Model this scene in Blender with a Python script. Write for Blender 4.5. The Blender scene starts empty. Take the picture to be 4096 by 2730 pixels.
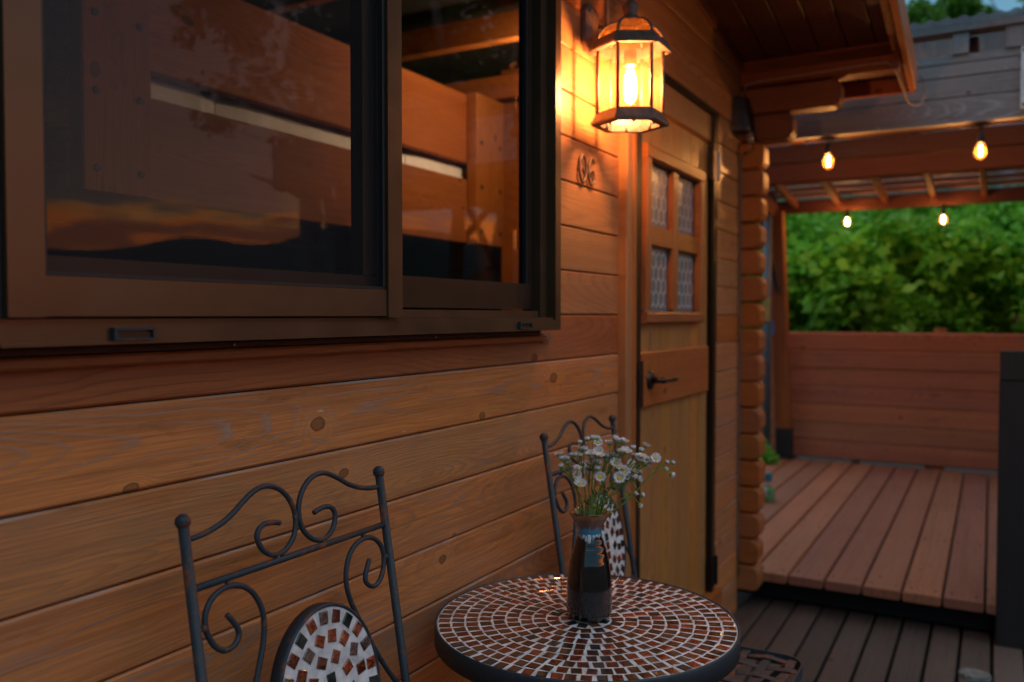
import bpy, math, random
import numpy as np
from mathutils import Vector, Matrix, Euler
random.seed(7); np.random.seed(7)
D = bpy.data; SC = bpy.context.scene; COL = SC.collection
R = math.radians; PI = math.pi

# ------------------------------------------------------------------ camera
PITCH, YAW = R(1.687), R(29.228)
cd = D.cameras.new('camera'); cam = D.objects.new('camera', cd); COL.objects.link(cam)
fwd = Vector((math.cos(YAW)*math.cos(PITCH), math.sin(YAW)*math.cos(PITCH), -math.sin(PITCH)))
cam.location = (0, -.924, 1.241)
cam.rotation_euler = fwd.to_track_quat('-Z', 'Y').to_euler()
cd.sensor_width = 36; cd.lens = 30.146; cd.clip_start = .05; cd.clip_end = 3000
cd.dof.use_dof = True; cd.dof.focus_distance = 1.36; cd.dof.aperture_fstop = 3.2
SC.camera = cam

# ------------------------------------------------------------------ world
W_ = D.worlds.new('World'); SC.world = W_; W_.use_nodes = True
nt = W_.node_tree; nt.nodes.clear()
def wn(t, **k):
    n = nt.nodes.new(t)
    for a, b in k.items(): setattr(n, a, b)
    return n
sky = wn('ShaderNodeTexSky', sky_type='NISHITA', sun_disc=False)
sky.sun_elevation = R(2.0); sky.sun_rotation = R(139); sky.air_density = 1.2; sky.dust_density = 2.2; sky.ozone_density = 2.0
tc = wn('ShaderNodeTexCoord')
mp = wn('ShaderNodeMapping'); mp.inputs['Scale'].default_value = (1, 1, 5.5)
nz = wn('ShaderNodeTexNoise'); nz.inputs['Scale'].default_value = 3.2; nz.inputs['Detail'].default_value = 6; nz.inputs['Roughness'].default_value = .55
rp = wn('ShaderNodeValToRGB'); rp.color_ramp.elements[0].position = .47; rp.color_ramp.elements[1].position = .66
sep = wn('ShaderNodeSeparateXYZ')
def mr(v, a, b, c, d):
    n = wn('ShaderNodeMapRange'); n.interpolation_type = 'SMOOTHSTEP'
    for k, q in enumerate((a, b, c, d)): n.inputs[k+1].default_value = q
    nt.links.new(v, n.inputs[0]); return n.outputs[0]
def mth(op, a, b, clamp=False):
    n = wn('ShaderNodeMath', operation=op, use_clamp=clamp)
    for k, q in enumerate((a, b)):
        if hasattr(q, 'is_output'): nt.links.new(q, n.inputs[k])
        else: n.inputs[k].default_value = q
    return n.outputs[0]
def mixc(f, a, b):
    n = wn('ShaderNodeMixRGB')
    for k, q in enumerate((f, a, b)):
        if hasattr(q, 'is_output'): nt.links.new(q, n.inputs[k])
        else: n.inputs[k].default_value = (*q, 1)
    return n.outputs[0]
bg = wn('ShaderNodeBackground'); bg.inputs[1].default_value = .15
out = wn('ShaderNodeOutputWorld')
L = nt.links.new
L(tc.outputs['Generated'], mp.inputs[0]); L(mp.outputs[0], nz.inputs['Vector']); L(tc.outputs['Generated'], sep.inputs[0])
dot = wn('ShaderNodeVectorMath', operation='DOT_PRODUCT'); L(tc.outputs['Generated'], dot.inputs[0]); dot.inputs[1].default_value = (.656, -.755, 0)
west = mr(dot.outputs['Value'], .70, .95, 0, 1)
highs = mr(sep.outputs[2], .38, .75, 0, 1)
nz2 = wn('ShaderNodeTexNoise'); nz2.inputs['Scale'].default_value = 15.; nz2.inputs['Detail'].default_value = 5; L(mp.outputs[0], nz2.inputs['Vector'])
low = mr(mth('ADD', sep.outputs[2], mth('MULTIPLY', mth('SUBTRACT', nz2.outputs['Fac'], .5), .07)), .092, .122, 1, 0)                       # the clear strip under the cloud deck
glow = mth('MULTIPLY', low, mr(dot.outputs['Value'], .45, .9, 0, 1))
clear = mixc(glow, sky.outputs[0], (13., 3.1, .5))
cloudc = mixc(highs, mixc(west, (.50, 1.22, 1.80), (1.55, 1.45, 1.75)), (4.0, 4.5, 5.2))
bias = mth('MULTIPLY', mth('SUBTRACT', 1., low), .20)
cl = mr(mth('ADD', nz.outputs['Fac'], bias), .50, .68, 0, 1)
mp3 = wn('ShaderNodeMapping'); mp3.inputs['Scale'].default_value = (9, 9, 34); mp3.inputs['Location'].default_value = (3, 7, 1); L(tc.outputs['Generated'], mp3.inputs[0])
nz3 = wn('ShaderNodeTexNoise'); nz3.inputs['Scale'].default_value = 1.; nz3.inputs['Detail'].default_value = 5; L(mp3.outputs[0], nz3.inputs['Vector'])
cl = mth('MAXIMUM', cl, mth('MULTIPLY', low, mr(nz3.outputs['Fac'], .50, .60, 0, .93)))
cl = mth('MULTIPLY', cl, mth('ADD', .86, mth('MULTIPLY', low, -.16)))
dark = mixc(low, cloudc, (1.0, .7, .7))
fin_ = mixc(cl, clear, dark)
L(fin_, bg.inputs[0]); L(bg.outputs[0], out.inputs[0])

sd = D.lights.new('sun', 'SUN'); sd.energy = .03; sd.angle = R(3); sd.color = (1, .55, .3)
so = D.objects.new('sun', sd); COL.objects.link(so)
saz = R(-49); sel = R(2.0)
so.rotation_euler = Vector((-math.cos(saz)*math.cos(sel), -math.sin(saz)*math.cos(sel), -math.sin(sel))).to_track_quat('-Z', 'Y').to_euler()

SC.view_settings.view_transform = 'Standard'; SC.view_settings.look = 'None'
SC.view_settings.gamma = 1; SC.view_settings.exposure = 1.0
SC.view_settings.use_curve_mapping = False
SC.render.engine = 'CYCLES'
cy = SC.cycles
cy.use_denoising = True
try: cy.denoiser = 'OPENIMAGEDENOISE'
except Exception: pass
cy.max_bounces = 8; cy.diffuse_bounces = 3; cy.glossy_bounces = 4; cy.transmission_bounces = 6; cy.transparent_max_bounces = 14
cy.caustics_reflective = False; cy.caustics_refractive = False; cy.sample_clamp_indirect = 4; cy.sample_clamp_direct = 0

# ------------------------------------------------------------------ materials
class G:
    """tiny node-graph writer"""
    def __init__(s, name):
        s.m = D.materials.new(name); s.m.use_nodes = True; s.nt = s.m.node_tree
        s.b = s.nt.nodes['Principled BSDF']; s.out = s.nt.nodes['Material Output']
    def n(s, t, **k):
        x = s.nt.nodes.new('ShaderNode'+t)
        for a, b in k.items(): setattr(x, a, b)
        return x
    def put(s, sock, v):
        if hasattr(v, 'outputs'): v = v.outputs[0]
        if hasattr(v, 'is_output'): s.nt.links.new(v, sock)
        elif isinstance(v, tuple) and len(v) == 3 and sock.type == 'RGBA': sock.default_value = (*v, 1)
        else: sock.default_value = v
    def math(s, op, a, b=0., c=None, clamp=False):
        x = s.n('Math', operation=op, use_clamp=clamp); s.put(x.inputs[0], a); s.put(x.inputs[1], b)
        if c is not None: s.put(x.inputs[2], c)
        return x.outputs[0]
    def mix(s, f, a, b, mode='MIX'):
        x = s.n('MixRGB', blend_type=mode); s.put(x.inputs[0], f); s.put(x.inputs[1], a); s.put(x.inputs[2], b); return x.outputs[0]
    def noise(s, vec, scale, detail=3, rough=.5, dist=0.):
        x = s.n('TexNoise'); s.put(x.inputs['Vector'], vec); s.put(x.inputs['Scale'], scale); s.put(x.inputs['Detail'], detail)
        s.put(x.inputs['Roughness'], rough); s.put(x.inputs['Distortion'], dist); return x.outputs['Fac']
    def rng(s, v, a, b, c=0., d=1., smooth=False):
        x = s.n('MapRange'); x.clamp = True
        if smooth: x.interpolation_type = 'SMOOTHSTEP'
        for i, q in enumerate((v, a, b, c, d)): s.put(x.inputs[i], q)
        return x.outputs[0]
    def xyz(s, v):
        x = s.n('SeparateXYZ'); s.put(x.inputs[0], v); return x.outputs
    def vec(s, a, b, c):
        x = s.n('CombineXYZ'); s.put(x.inputs[0], a); s.put(x.inputs[1], b); s.put(x.inputs[2], c); return x.outputs[0]
    def coord(s, k='Object'): return s.n('TexCoord').outputs[k]
    def rand(s): return s.n('ObjectInfo').outputs['Random']
    def bump(s, h, dist, strength=1.):
        x = s.n('Bump'); s.put(x.inputs['Height'], h); x.inputs['Distance'].default_value = dist; x.inputs['Strength'].default_value = strength
        s.nt.links.new(x.outputs[0], s.b.inputs['Normal']); return x
    def set(s, **k):
        for a, b in k.items(): s.put(s.b.inputs[a.replace('_', ' ')], b)
        return s

def wood(name, light, dark, grey=(.20, .20, .22), weather=.3, rough=.5, freq=150, knots=.15, edge=0., var=.25, spec=.4, cath=.085, fibre=.5):
    g = G(name)
    r = g.rand()
    x, y, z = g.xyz(g.coord())
    X = g.math('ADD', x, g.math('MULTIPLY', r, 61.7))
    r2 = g.math('FRACT', g.math('MULTIPLY', r, 17.31))
    Y = g.math('ADD', y, g.math('MULTIPLY', r2, 5.))
    # slow wander of the heart line along the board gives cathedral figure
    nA = g.noise(g.vec(g.math('MULTIPLY', X, .8), Y, g.math('MULTIPLY', z, 1.2)), 1., 2, .45)
    pith = g.math('MULTIPLY', g.math('SUBTRACT', nA, g.rng(r2, 0, 1, .25, .55)), cath*4)
    nB = g.noise(g.vec(g.math('MULTIPLY', X, 2.6), Y, g.math('MULTIPLY', z, 9.)), 1., 3, .5)
    zz = g.math('ADD', z, g.math('MULTIPLY', g.math('SUBTRACT', nB, .5), .035))
    zz = g.math('ADD', zz, g.rng(r2, 0, 1, -.045, .045))
    rad = g.math('SQRT', g.math('ADD', g.math('MULTIPLY', zz, zz), g.math('MULTIPLY', pith, pith)))
    # knots: one per cell of a stretched grid, only some cells
    vo = g.n('TexVoronoi', voronoi_dimensions='2D'); vo.inputs['Scale'].default_value = 1.; vo.inputs['Randomness'].default_value = .8
    g.put(vo.inputs['Vector'], g.vec(g.math('MULTIPLY', X, 6.), g.math('ADD', g.math('MULTIPLY', r2, 40), g.math('MULTIPLY', z, 9.)), 0.))
    kc = g.xyz(vo.outputs['Color'])[0]
    kd = g.math('ADD', vo.outputs['Distance'], g.rng(kc, 1-knots, 1-knots+.02, 1., 0.))
    # size varies per cell
    kd = g.math('DIVIDE', kd, g.rng(g.xyz(vo.outputs['Color'])[1], 0, 1, .55, 1.25))
    kd = g.math('ADD', kd, g.math('MULTIPLY', g.math('SUBTRACT', g.noise(g.vec(g.math('MULTIPLY', X, 60.), Y, g.math('MULTIPLY', z, 60.)), 1., 3), .5), .05))
    knot = g.rng(kd, .085, .105, 1., 0., True)
    halo = g.rng(kd, .05, .42, 1., 0., True)
    rad = g.math('ADD', rad, g.math('MULTIPLY', g.math('POWER', halo, 2.), .016))
    fib = g.noise(g.vec(g.math('MULTIPLY', X, 9.), g.math('MULTIPLY', Y, 9), g.math('MULTIPLY', z, 420.)), 1., 3, .6)
    fib2 = g.noise(g.vec(g.math('MULTIPLY', X, 2.5), Y, g.math('MULTIPLY', z, 130.)), 1., 3, .6)
    ph = g.math('ADD', g.math('MULTIPLY', rad, freq), g.math('MULTIPLY', fib2, .9))
    fr = g.math('FRACT', ph)
    ring = g.math('MULTIPLY', g.math('POWER', fr, 4.), g.rng(fr, .90, 1., 1., 0.))      # slow rise, sharp fall
    ring = g.math('MULTIPLY', ring, g.rng(g.noise(g.vec(g.math('MULTIPLY', X, 3), Y, g.math('MULTIPLY', z, 14)), 1., 2), .35, .65, .35, 1.))
    col = g.mix(g.math('MULTIPLY', ring, 1.25, clamp=True), light, dark)
    sk_ = g.noise(g.vec(g.math('MULTIPLY', X, .9), Y, g.math('MULTIPLY', z, 75.)), 1., 4, .62)
    col = g.mix(g.rng(sk_, .50, .66, 0, fibre*.8), col, tuple((a+b)*.42 for a, b in zip(light, dark)))
    sk2 = g.noise(g.vec(g.math('MULTIPLY', X, .5), g.math('ADD', Y, 4.), g.math('MULTIPLY', z, 16.)), 1., 3, .5)
    col = g.mix(g.rng(sk2, .46, .70, 0, .45), col, (light[0]*.62, light[1]*.50, light[2]*.5))
    col = g.mix(g.rng(fib, .35, .7, 0, fibre*.6), col, dark)
    blot = g.noise(g.vec(g.math('MULTIPLY', X, 2.), Y, g.math('MULTIPLY', z, 7)), 1., 4, .6)
    col = g.mix(g.rng(blot, .45, .75, 0, .45), col, tuple(c*.55 for c in light))
    # per-board value shift
    hs = g.n('HueSaturation'); g.put(hs.inputs['Hue'], g.rng(r2, 0, 1, .495, .505)); g.put(hs.inputs['Saturation'], g.rng(r, 0, 1, .96, 1.04))
    g.put(hs.inputs['Value'], g.rng(r, 0, 1, 1-var, 1+var)); g.put(hs.inputs['Color'], col); col = hs.outputs[0]
    # weathering: bleached latewood lines and scuffed patches
    wm = g.noise(g.vec(g.math('MULTIPLY', X, 1.6), g.math('ADD', Y, 3.3), g.math('MULTIPLY', z, 6)), 1., 4, .65)
    wmask = g.rng(wm, .62-.35*weather, .80-.2*weather, 0, 1)
    lines = g.rng(ring, .12, .5, 0, 1)
    wl = g.math('MULTIPLY', g.math('MULTIPLY', wmask, g.math('ADD', g.math('MULTIPLY', lines, .62), .12)), min(1, .3+weather*.6))
    col = g.mix(wl, col, grey)
    sc = g.noise(g.vec(g.math('MULTIPLY', X, 14.), Y, g.math('MULTIPLY', z, 60.)), 1., 5, .7)
    col = g.mix(g.math('MULTIPLY', g.rng(sc, .69, .74), weather), col, tuple(min(1, c*1.5) for c in grey))
    if edge:
        en_ = g.noise(g.vec(g.math('MULTIPLY', X, 4.), Y, g.math('MULTIPLY', z, 60.)), 1., 5, .7)
        col = g.mix(g.math('MULTIPLY', g.rng(z, edge-.0035, edge-.001), g.rng(en_, .48, .66)), col, (.42, .38, .34))
    st = g.noise(g.vec(g.math('MULTIPLY', X, 6.), g.math('ADD', Y, 9), g.math('MULTIPLY', z, 28.)), 1., 5, .7)
    col = g.mix(g.math('MULTIPLY', g.rng(st, .60, .72), .55), col, tuple(c*.25 for c in light))
    dt_ = g.noise(g.vec(g.math('MULTIPLY', X, 1.3), g.math('ADD', Y, 21), g.math('MULTIPLY', z, 11.)), 1., 6, .72)
    col = g.mix(g.rng(dt_, .56, .72, 0, .25+.4*weather), col, tuple((c*.55+.02) for c in light))
    kcol = g.mix(g.rng(g.math('SINE', g.math('MULTIPLY', kd, 260.)), -1, 1), tuple(c*.22 for c in light), tuple(c*.5 for c in light))
    kcol = g.mix(g.rng(kd, .06, .1), kcol, (.035, .018, .010))
    col = g.mix(g.math('MULTIPLY', halo, .18), col, tuple(min(1, c*1.25) for c in light))
    col = g.mix(g.math('MULTIPLY', knot, .85), col, kcol)
    g.set(Base_Color=col, Roughness=g.rng(fib2, .3, .7, rough-.08, rough+.12), Specular_IOR_Level=spec)
    h = g.math('SUBTRACT', g.math('MULTIPLY', ring, .5), g.math('ADD', g.math('MULTIPLY', fib, .6), g.math('MULTIPLY', knot, -.5)))
    g.bump(h, .0012, .55)
    return g.m

def plain(name, col, rough=.5, metal=0., spec=.5, nscale=40., var=.25, bumpd=.0, **k):
    g = G(name)
    c = g.coord(); n = g.noise(c, nscale, 4, .6)
    g.set(Base_Color=g.mix(g.rng(n, .3, .7), tuple(q*(1-var) for q in col), tuple(min(1, q*(1+var)) for q in col)),
          Roughness=g.rng(n, .3, .7, max(.02, rough-.06), rough+.08), Metallic=metal, Specular_IOR_Level=spec, **k)
    if bumpd: g.bump(n, bumpd, .5)
    return g.m

def emis(name, col, strength, core=None):
    g = G(name); e = g.n('Emission'); g.put(e.inputs[0], col); e.inputs[1].default_value = strength
    g.nt.links.new(e.outputs[0], g.out.inputs[0]); return g.m

def glass(name, tint=(1, 1, 1), rough=.0, ior=1.45, milk=0., milkcol=(1, .8, .5), boost=1.0, dirt_haze=0.):
    g = G(name)
    fr = g.n('Fresnel'); fr.inputs[0].default_value = ior
    tr = g.n('BsdfTransparent'); g.put(tr.inputs[0], tint)
    gl = g.n('BsdfGlossy'); gl.inputs['Roughness'].default_value = rough
    ms = g.n('MixShader'); front = g.math('SUBTRACT', 1., g.n('NewGeometry').outputs['Backfacing'])      # one reflection per pane: the far face of a thin sheet adds nothing
    g.nt.links.new(g.math('MULTIPLY', g.math('MULTIPLY', fr.outputs[0], boost), front, clamp=True), ms.inputs[0])
    base = tr.outputs[0]
    if milk > 0:
        tl = g.n('BsdfTranslucent'); g.put(tl.inputs[0], milkcol)
        df = g.n('BsdfDiffuse'); g.put(df.inputs[0], milkcol)
        a = g.n('MixShader'); a.inputs[0].default_value = .5; g.nt.links.new(tl.outputs[0], a.inputs[1]); g.nt.links.new(df.outputs[0], a.inputs[2])
        b = g.n('MixShader'); g.nt.links.new(tr.outputs[0], b.inputs[1]); g.nt.links.new(a.outputs[0], b.inputs[2])
        if dirt_haze: g.put(b.inputs[0], g.rng(g.noise(g.coord(), 30., 4), .35, .75, milk*.3, milk))
        else: b.inputs[0].default_value = milk
        base = b.outputs[0]
    g.nt.links.new(base, ms.inputs[1]); g.nt.links.new(gl.outputs[0], ms.inputs[2])
    g.nt.links.new(ms.outputs[0], g.out.inputs[0]); return g.m

def iron(name, rust=.3):
    g = G(name); c = g.coord()
    n1 = g.noise(c, 38., 5, .65); n2 = g.noise(c, 160., 3, .6)
    rm = g.rng(n1, .66-.22*rust, .72-.18*rust)
    col = g.mix(rm, g.mix(n2, (.013, .022, .030), (.032, .048, .062)), g.mix(n2, (.10, .03, .015), (.23, .075, .03)))
    g.set(Base_Color=col, Roughness=g.rng(rm, 0, 1, .55, .85), Specular_IOR_Level=.45)
    g.bump(g.math('ADD', n2, n1), .0006, .5); return g.m

M = {}
M['wall'] = wood('varnished_log_boards', (.72, .268, .074), (.20, .055, .015), grey=(.46, .38, .31), weather=.88, rough=.46, fibre=.8, freq=170, edge=.0538, knots=.12, var=.12, cath=.065)
M['wallplain'] = wood('upper_log_boards', (.52, .245, .095), (.27, .10, .034), weather=.12, rough=.42, freq=130, knots=.12, var=.1, fibre=.4)
M['redwood'] = wood('stained_red_wood', (.36, .11, .035), (.20, .05, .018), weather=.12, rough=.5, var=.18)
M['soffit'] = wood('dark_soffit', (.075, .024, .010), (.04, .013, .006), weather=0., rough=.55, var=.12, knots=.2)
M['door'] = wood('door_pine', (.60, .265, .070), (.30, .10, .022), weather=.05, rough=.42, knots=.18, var=.1, fibre=.3)
M['doortrim'] = wood('door_trim', (.46, .155, .042), (.26, .075, .02), weather=.12, rough=.42, knots=.15, var=.1)
M['fence'] = wood('fence_wood', (.62, .225, .11), (.26, .08, .045), grey=(.26, .18, .17), weather=.45, rough=.7, var=.15)
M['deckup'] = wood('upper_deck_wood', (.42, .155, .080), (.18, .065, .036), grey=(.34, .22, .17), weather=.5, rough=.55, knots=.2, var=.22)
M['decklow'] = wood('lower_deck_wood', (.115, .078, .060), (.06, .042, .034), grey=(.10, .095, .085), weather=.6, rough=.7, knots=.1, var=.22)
M['deckpale'] = wood('pale_deck_wood', (.16, .12, .095), (.11, .08, .06), grey=(.2, .17, .14), weather=.6, rough=.7, knots=.1, var=.1)
M['greywood'] = wood('weathered_grey_wood', (.27, .26, .255), (.08, .075, .075), grey=(.46, .48, .50), weather=.95, rough=.8, var=.12)
M['beam'] = wood('pergola_brown_wood', (.15, .048, .026), (.07, .022, .014), weather=.2, rough=.65, var=.15)
M['bunk'] = wood('bunk_bed_wood', (.38, .125, .032), (.17, .05, .012), weather=0., rough=.68, freq=130, knots=.25, var=.12, spec=.2)
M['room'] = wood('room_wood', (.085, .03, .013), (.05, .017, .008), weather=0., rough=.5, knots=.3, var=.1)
M['logend'] = wood('log_end_wood', (.44, .145, .038), (.26, .075, .02), weather=.05, rough=.5, knots=.1, var=.08)
M['plate0'] = wood('gable_trim_wood', (.20, .065, .022), (.10, .03, .012), weather=0., rough=.5, knots=.1, var=.08)
M['darkwood'] = wood('dark_painted_wood', (.028, .026, .026), (.018, .017, .018), grey=(.05, .05, .05), weather=.3, rough=.6, knots=.1, var=.1)
M['bronze'] = plain('bronze_anodised_aluminium', (.115, .066, .036), .34, .55, .5, 9., .12)
M['bronzedark'] = plain('dark_bronze_aluminium', (.045, .028, .018), .38, .5, .5, 12., .15)
M['rubber'] = plain('black_rubber', (.012, .013, .015), .5)
M['iron'] = iron('wrought_iron', .5)
M['ironrust'] = iron('rusty_iron_strap', .85)
M['irontable'] = iron('table_rim_iron', .2)
M['grout'] = plain('white_grout', (.64, .63, .63), .75, nscale=45., var=.32, bumpd=.0006)
M['lampmetal'] = plain('aged_pewter_metal', (.17, .125, .10), .5, .35, nscale=60., var=.35, bumpd=.0005)
M['steel'] = plain('dull_steel', (.42, .38, .34), .35, .9)
M['darksteel'] = plain('dark_bronze_metal', (.06, .045, .035), .3, .8)
M['blackmetal'] = plain('black_metal', (.012, .01, .01), .4, .3)
M['wallup'] = wood('darker_red_log_boards', (.46, .155, .045), (.22, .06, .02), grey=(.3, .28, .3), weather=.3, rough=.45, freq=125, var=.08)  # darker, redder, less weathered wood for the row below the window
M['mattress'] = plain('white_mattress_cloth', (.80, .80, .76), .85, nscale=25., var=.06, bumpd=.002)
M['cable'] = plain('pale_cable', (.22, .17, .15), .5)
M['pipe'] = plain('grey_pipe', (.10, .13, .17), .5)
M['yellow'] = plain('yellow_tag', (.42, .30, .08), .6)
M['blue'] = plain('blue_tag', (.05, .12, .3), .6)
M['black'] = plain('black_void', (.008, .007, .007), .9)
M['plastic'] = plain('dark_brown_plastic', (.022, .018, .02), .5)
M['signwhite'] = plain('peeling_white_enamel', (.55, .62, .64), .5, nscale=30., var=.3, bumpd=.001)
M['stem'] = plain('green_stem', (.17, .32, .045), .5, nscale=80.)
M['leafg'] = plain('stem_leaf_green', (.10, .24, .03), .5)
M['bud'] = plain('flower_bud_green', (.24, .34, .07), .55, nscale=300.)
M['petal'] = plain('white_petal', (.86, .76, .80), .6, nscale=300., var=.1)
M['disc'] = plain('yellow_disc', (.62, .48, .06), .7, nscale=900., var=.3, bumpd=.0005)
M['pane'] = glass('window_glass', ior=1.52, boost=1.0, dirt_haze=1, milk=.010, milkcol=(.5, .5, .5))
M['pane2'] = glass('window_glass_clear', ior=1.50, boost=.9)
M['lampglass'] = glass('lantern_glass', tint=(1, .95, .82), rough=.08, ior=1.5, milk=.15, milkcol=(1, .60, .24), dirt_haze=1)  # milk haze added to clear panes so they glow, in place of bloom
M['domeglass'] = glass('amber_dome_glass', tint=(1, .72, .32), rough=.1, ior=1.5, milk=.12, milkcol=(1, .5, .15), dirt_haze=1)
M['bulbglass'] = glass('bulb_glass', tint=(1, .85, .6), rough=.02, ior=1.45, milk=.028, milkcol=(1, .55, .15))
M['lampcore'] = emis('lantern_filament_glow', (1, .46, .23), 350)
M['bulbcore'] = emis('string_bulb_filament_glow', (1, .48, .18), 640)
M['roomlamp'] = emis('room_lamp_glow', (1, .66, .38), 62)
# insect screen: a real fine weave, so mostly see-through cloth
g = G('insect_screen_cloth'); tr = g.n('BsdfTransparent'); df = g.n('BsdfDiffuse'); g.put(df.inputs[0], (.05, .05, .055)); ms = g.n('MixShader')
x, y, z = g.xyz(g.coord())
wv = g.math('MAXIMUM', g.math('SINE', g.math('MULTIPLY', x, 4200.)), g.math('SINE', g.math('MULTIPLY', z, 4200.)))
g.put(ms.inputs[0], g.rng(wv, .3, 1., .12, .42)); g.nt.links.new(tr.outputs[0], ms.inputs[1]); g.nt.links.new(df.outputs[0], ms.inputs[2]); g.nt.links.new(ms.outputs[0], g.out.inputs[0]); M['screen'] = g.m
# obscured door glass
g = G('obscured_glass'); n = g.noise(g.coord(), 220., 2)
g.set(Base_Color=(.20, .22, .235), Roughness=.28, Specular_IOR_Level=.7); g.bump(n, .0012, .6); M['obscure'] = g.m
M['relief'] = plain('glass_relief_line', (.62, .64, .66), .35)
# mosaic glass
def tile(name, c1, c2, metal, rough, foil):
    g = G(name); r = g.rand(); c = g.coord()
    vm = g.n('VectorMath', operation='ADD'); g.put(vm.inputs[0], c); g.put(vm.inputs[1], g.vec(g.math('MULTIPLY', r, 9), g.math('MULTIPLY', r, 5), 0.))
    n1 = g.noise(vm.outputs[0], 170. if foil else 60., 3, .55, .8 if foil else 0.)
    hs = g.n('HueSaturation'); g.put(hs.inputs['Value'], g.rng(r, 0, 1, .42, 1.5)); g.put(hs.inputs['Color'], g.mix(g.rng(n1, .35, .65), c1, c2))
    g.set(Base_Color=hs.outputs[0], Metallic=metal, Roughness=rough, Specular_IOR_Level=.6, Coat_Weight=.8, Coat_Roughness=.05)
    if foil: g.bump(n1, .0022, 1.)
    else: g.bump(n1, .0004, .4)
    return g.m
M['foil'] = tile('copper_foil_glass', (.12, .026, .010), (.46, .12, .045), .75, .22, True)
M['brown'] = tile('smooth_brown_glass', (.075, .032, .016), (.12, .050, .024), .25, .14, False)
M['smoke'] = tile('smoky_grey_glass', (.020, .022, .020), (.060, .066, .058), .4, .10, False)
M['foilgrey'] = tile('bronze_foil_glass', (.05, .035, .028), (.22, .15, .12), .7, .2, True)
# vase glaze
g = G('dark_tenmoku_glaze'); c = g.coord(); x, y, z = g.xyz(c)
ang = g.math('ARCTAN2', y, x)
nd = g.noise(g.vec(g.math('MULTIPLY', ang, 9.), g.math('MULTIPLY', z, 25.), 0.), 1., 4, .6)
ns = g.noise(g.vec(g.math('MULTIPLY', ang, 2.2), 0., 0.), 1., 2, .5)
zz = g.math('ADD', z, g.math('ADD', g.math('MULTIPLY', g.math('SUBTRACT', nd, .5), .016), g.math('MULTIPLY', g.math('SUBTRACT', ns, .5), -.022)))
cr = g.n('ValToRGB'); E_ = cr.color_ramp.elements
E_[0].position = 0; E_[0].color = (.006, .003, .003, 1)
for p, q in ((.20, (.007, .004, .004)), (.24, (.26, .31, .36)), (.31, (.03, .20, .34)), (.46, (.06, .27, .42)), (.57, (.13, .06, .06)), (.80, (.16, .055, .022)), (.93, (.38, .15, .03)), (1., (.2, .07, .015))):
    e = E_.new(p); e.color = (*q, 1)
E_[-1].position = 1; E_[-1].color = (.13, .04, .010, 1); E_[-2].color = (.30, .12, .025, 1)
g.put(cr.inputs[0], g.rng(zz, .135, .190))
g.set(Base_Color=cr.outputs[0], Roughness=.07, Specular_IOR_Level=.65, Coat_Weight=.6, Coat_Roughness=.03)
vb = g.n('TexVoronoi', feature='DISTANCE_TO_EDGE'); vb.inputs['Scale'].default_value = 1.; g.put(vb.inputs['Vector'], g.vec(g.math('MULTIPLY', ang, 11.), g.math('MULTIPLY', z, 190.), 0.))
lowm = g.rng(z, .045, .06, 1, 0)
wav = g.noise(g.vec(g.math('MULTIPLY', ang, 1.2), g.math('MULTIPLY', z, 90.), 0.), 1., 2)
hh = g.math('ADD', g.math('MULTIPLY', g.math('MULTIPLY', g.rng(vb.outputs['Distance'], 0., .25), lowm), .7), g.math('MULTIPLY', wav, g.rng(z, .04, .12, .9, .25)))
g.bump(hh, .0004, .5); M['glaze'] = g.m
M['drip'] = plain('white_glaze_drip', (.50, .56, .60), .1, nscale=90., var=.1)
# foliage
def leafmat(name, c1, c2, trans=.3):
    g = G(name); geo = g.n('NewGeometry'); rp = geo.outputs['Random Per Island']
    n = g.noise(g.coord(), 1.7, 2)
    col = g.mix(g.math('MULTIPLY', g.math('ADD', rp, n), .5), c1, c2)
    g.set(Base_Color=col, Roughness=.42, Specular_IOR_Level=.35)
    tl = g.n('BsdfTranslucent'); g.put(tl.inputs[0], col); ms = g.n('MixShader'); ms.inputs[0].default_value = trans
    g.nt.links.new(g.b.outputs[0], ms.inputs[1]); g.nt.links.new(tl.outputs[0], ms.inputs[2]); g.nt.links.new(ms.outputs[0], g.out.inputs[0]); return g.m
M['hedge'] = leafmat('hedge_leaves', (.05, .25, .02), (.32, .80, .09), .45)
M['treeleaf'] = leafmat('tree_leaves', (.04, .14, .014), (.14, .34, .04))
M['bark'] = plain('tree_bark', (.30, .23, .18), .85, nscale=18., var=.4, bumpd=.01)
M['polyroof'] = glass('corrugated_roof_plastic', tint=(.34, .40, .47), rough=.25, milk=.5, milkcol=(.22, .25, .29))
M['ground'] = plain('bare_earth', (.045, .038, .028), .95, nscale=2., var=.4, bumpd=.02)
M['hill'] = plain('wooded_hill', (.025, .04, .035), .95, nscale=.05, var=.35)
M['stone'] = plain('grey_stone', (.17, .175, .16), .85, nscale=60., var=.5, bumpd=.003)
M['packet'] = plain('green_packet', (.12, .34, .14), .4, nscale=30., var=.5)
M['packetw'] = plain('white_packet', (.4, .46, .5), .4, nscale=40., var=.4)
M['teal'] = plain('teal_cap', (.02, .22, .30), .4)

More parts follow.
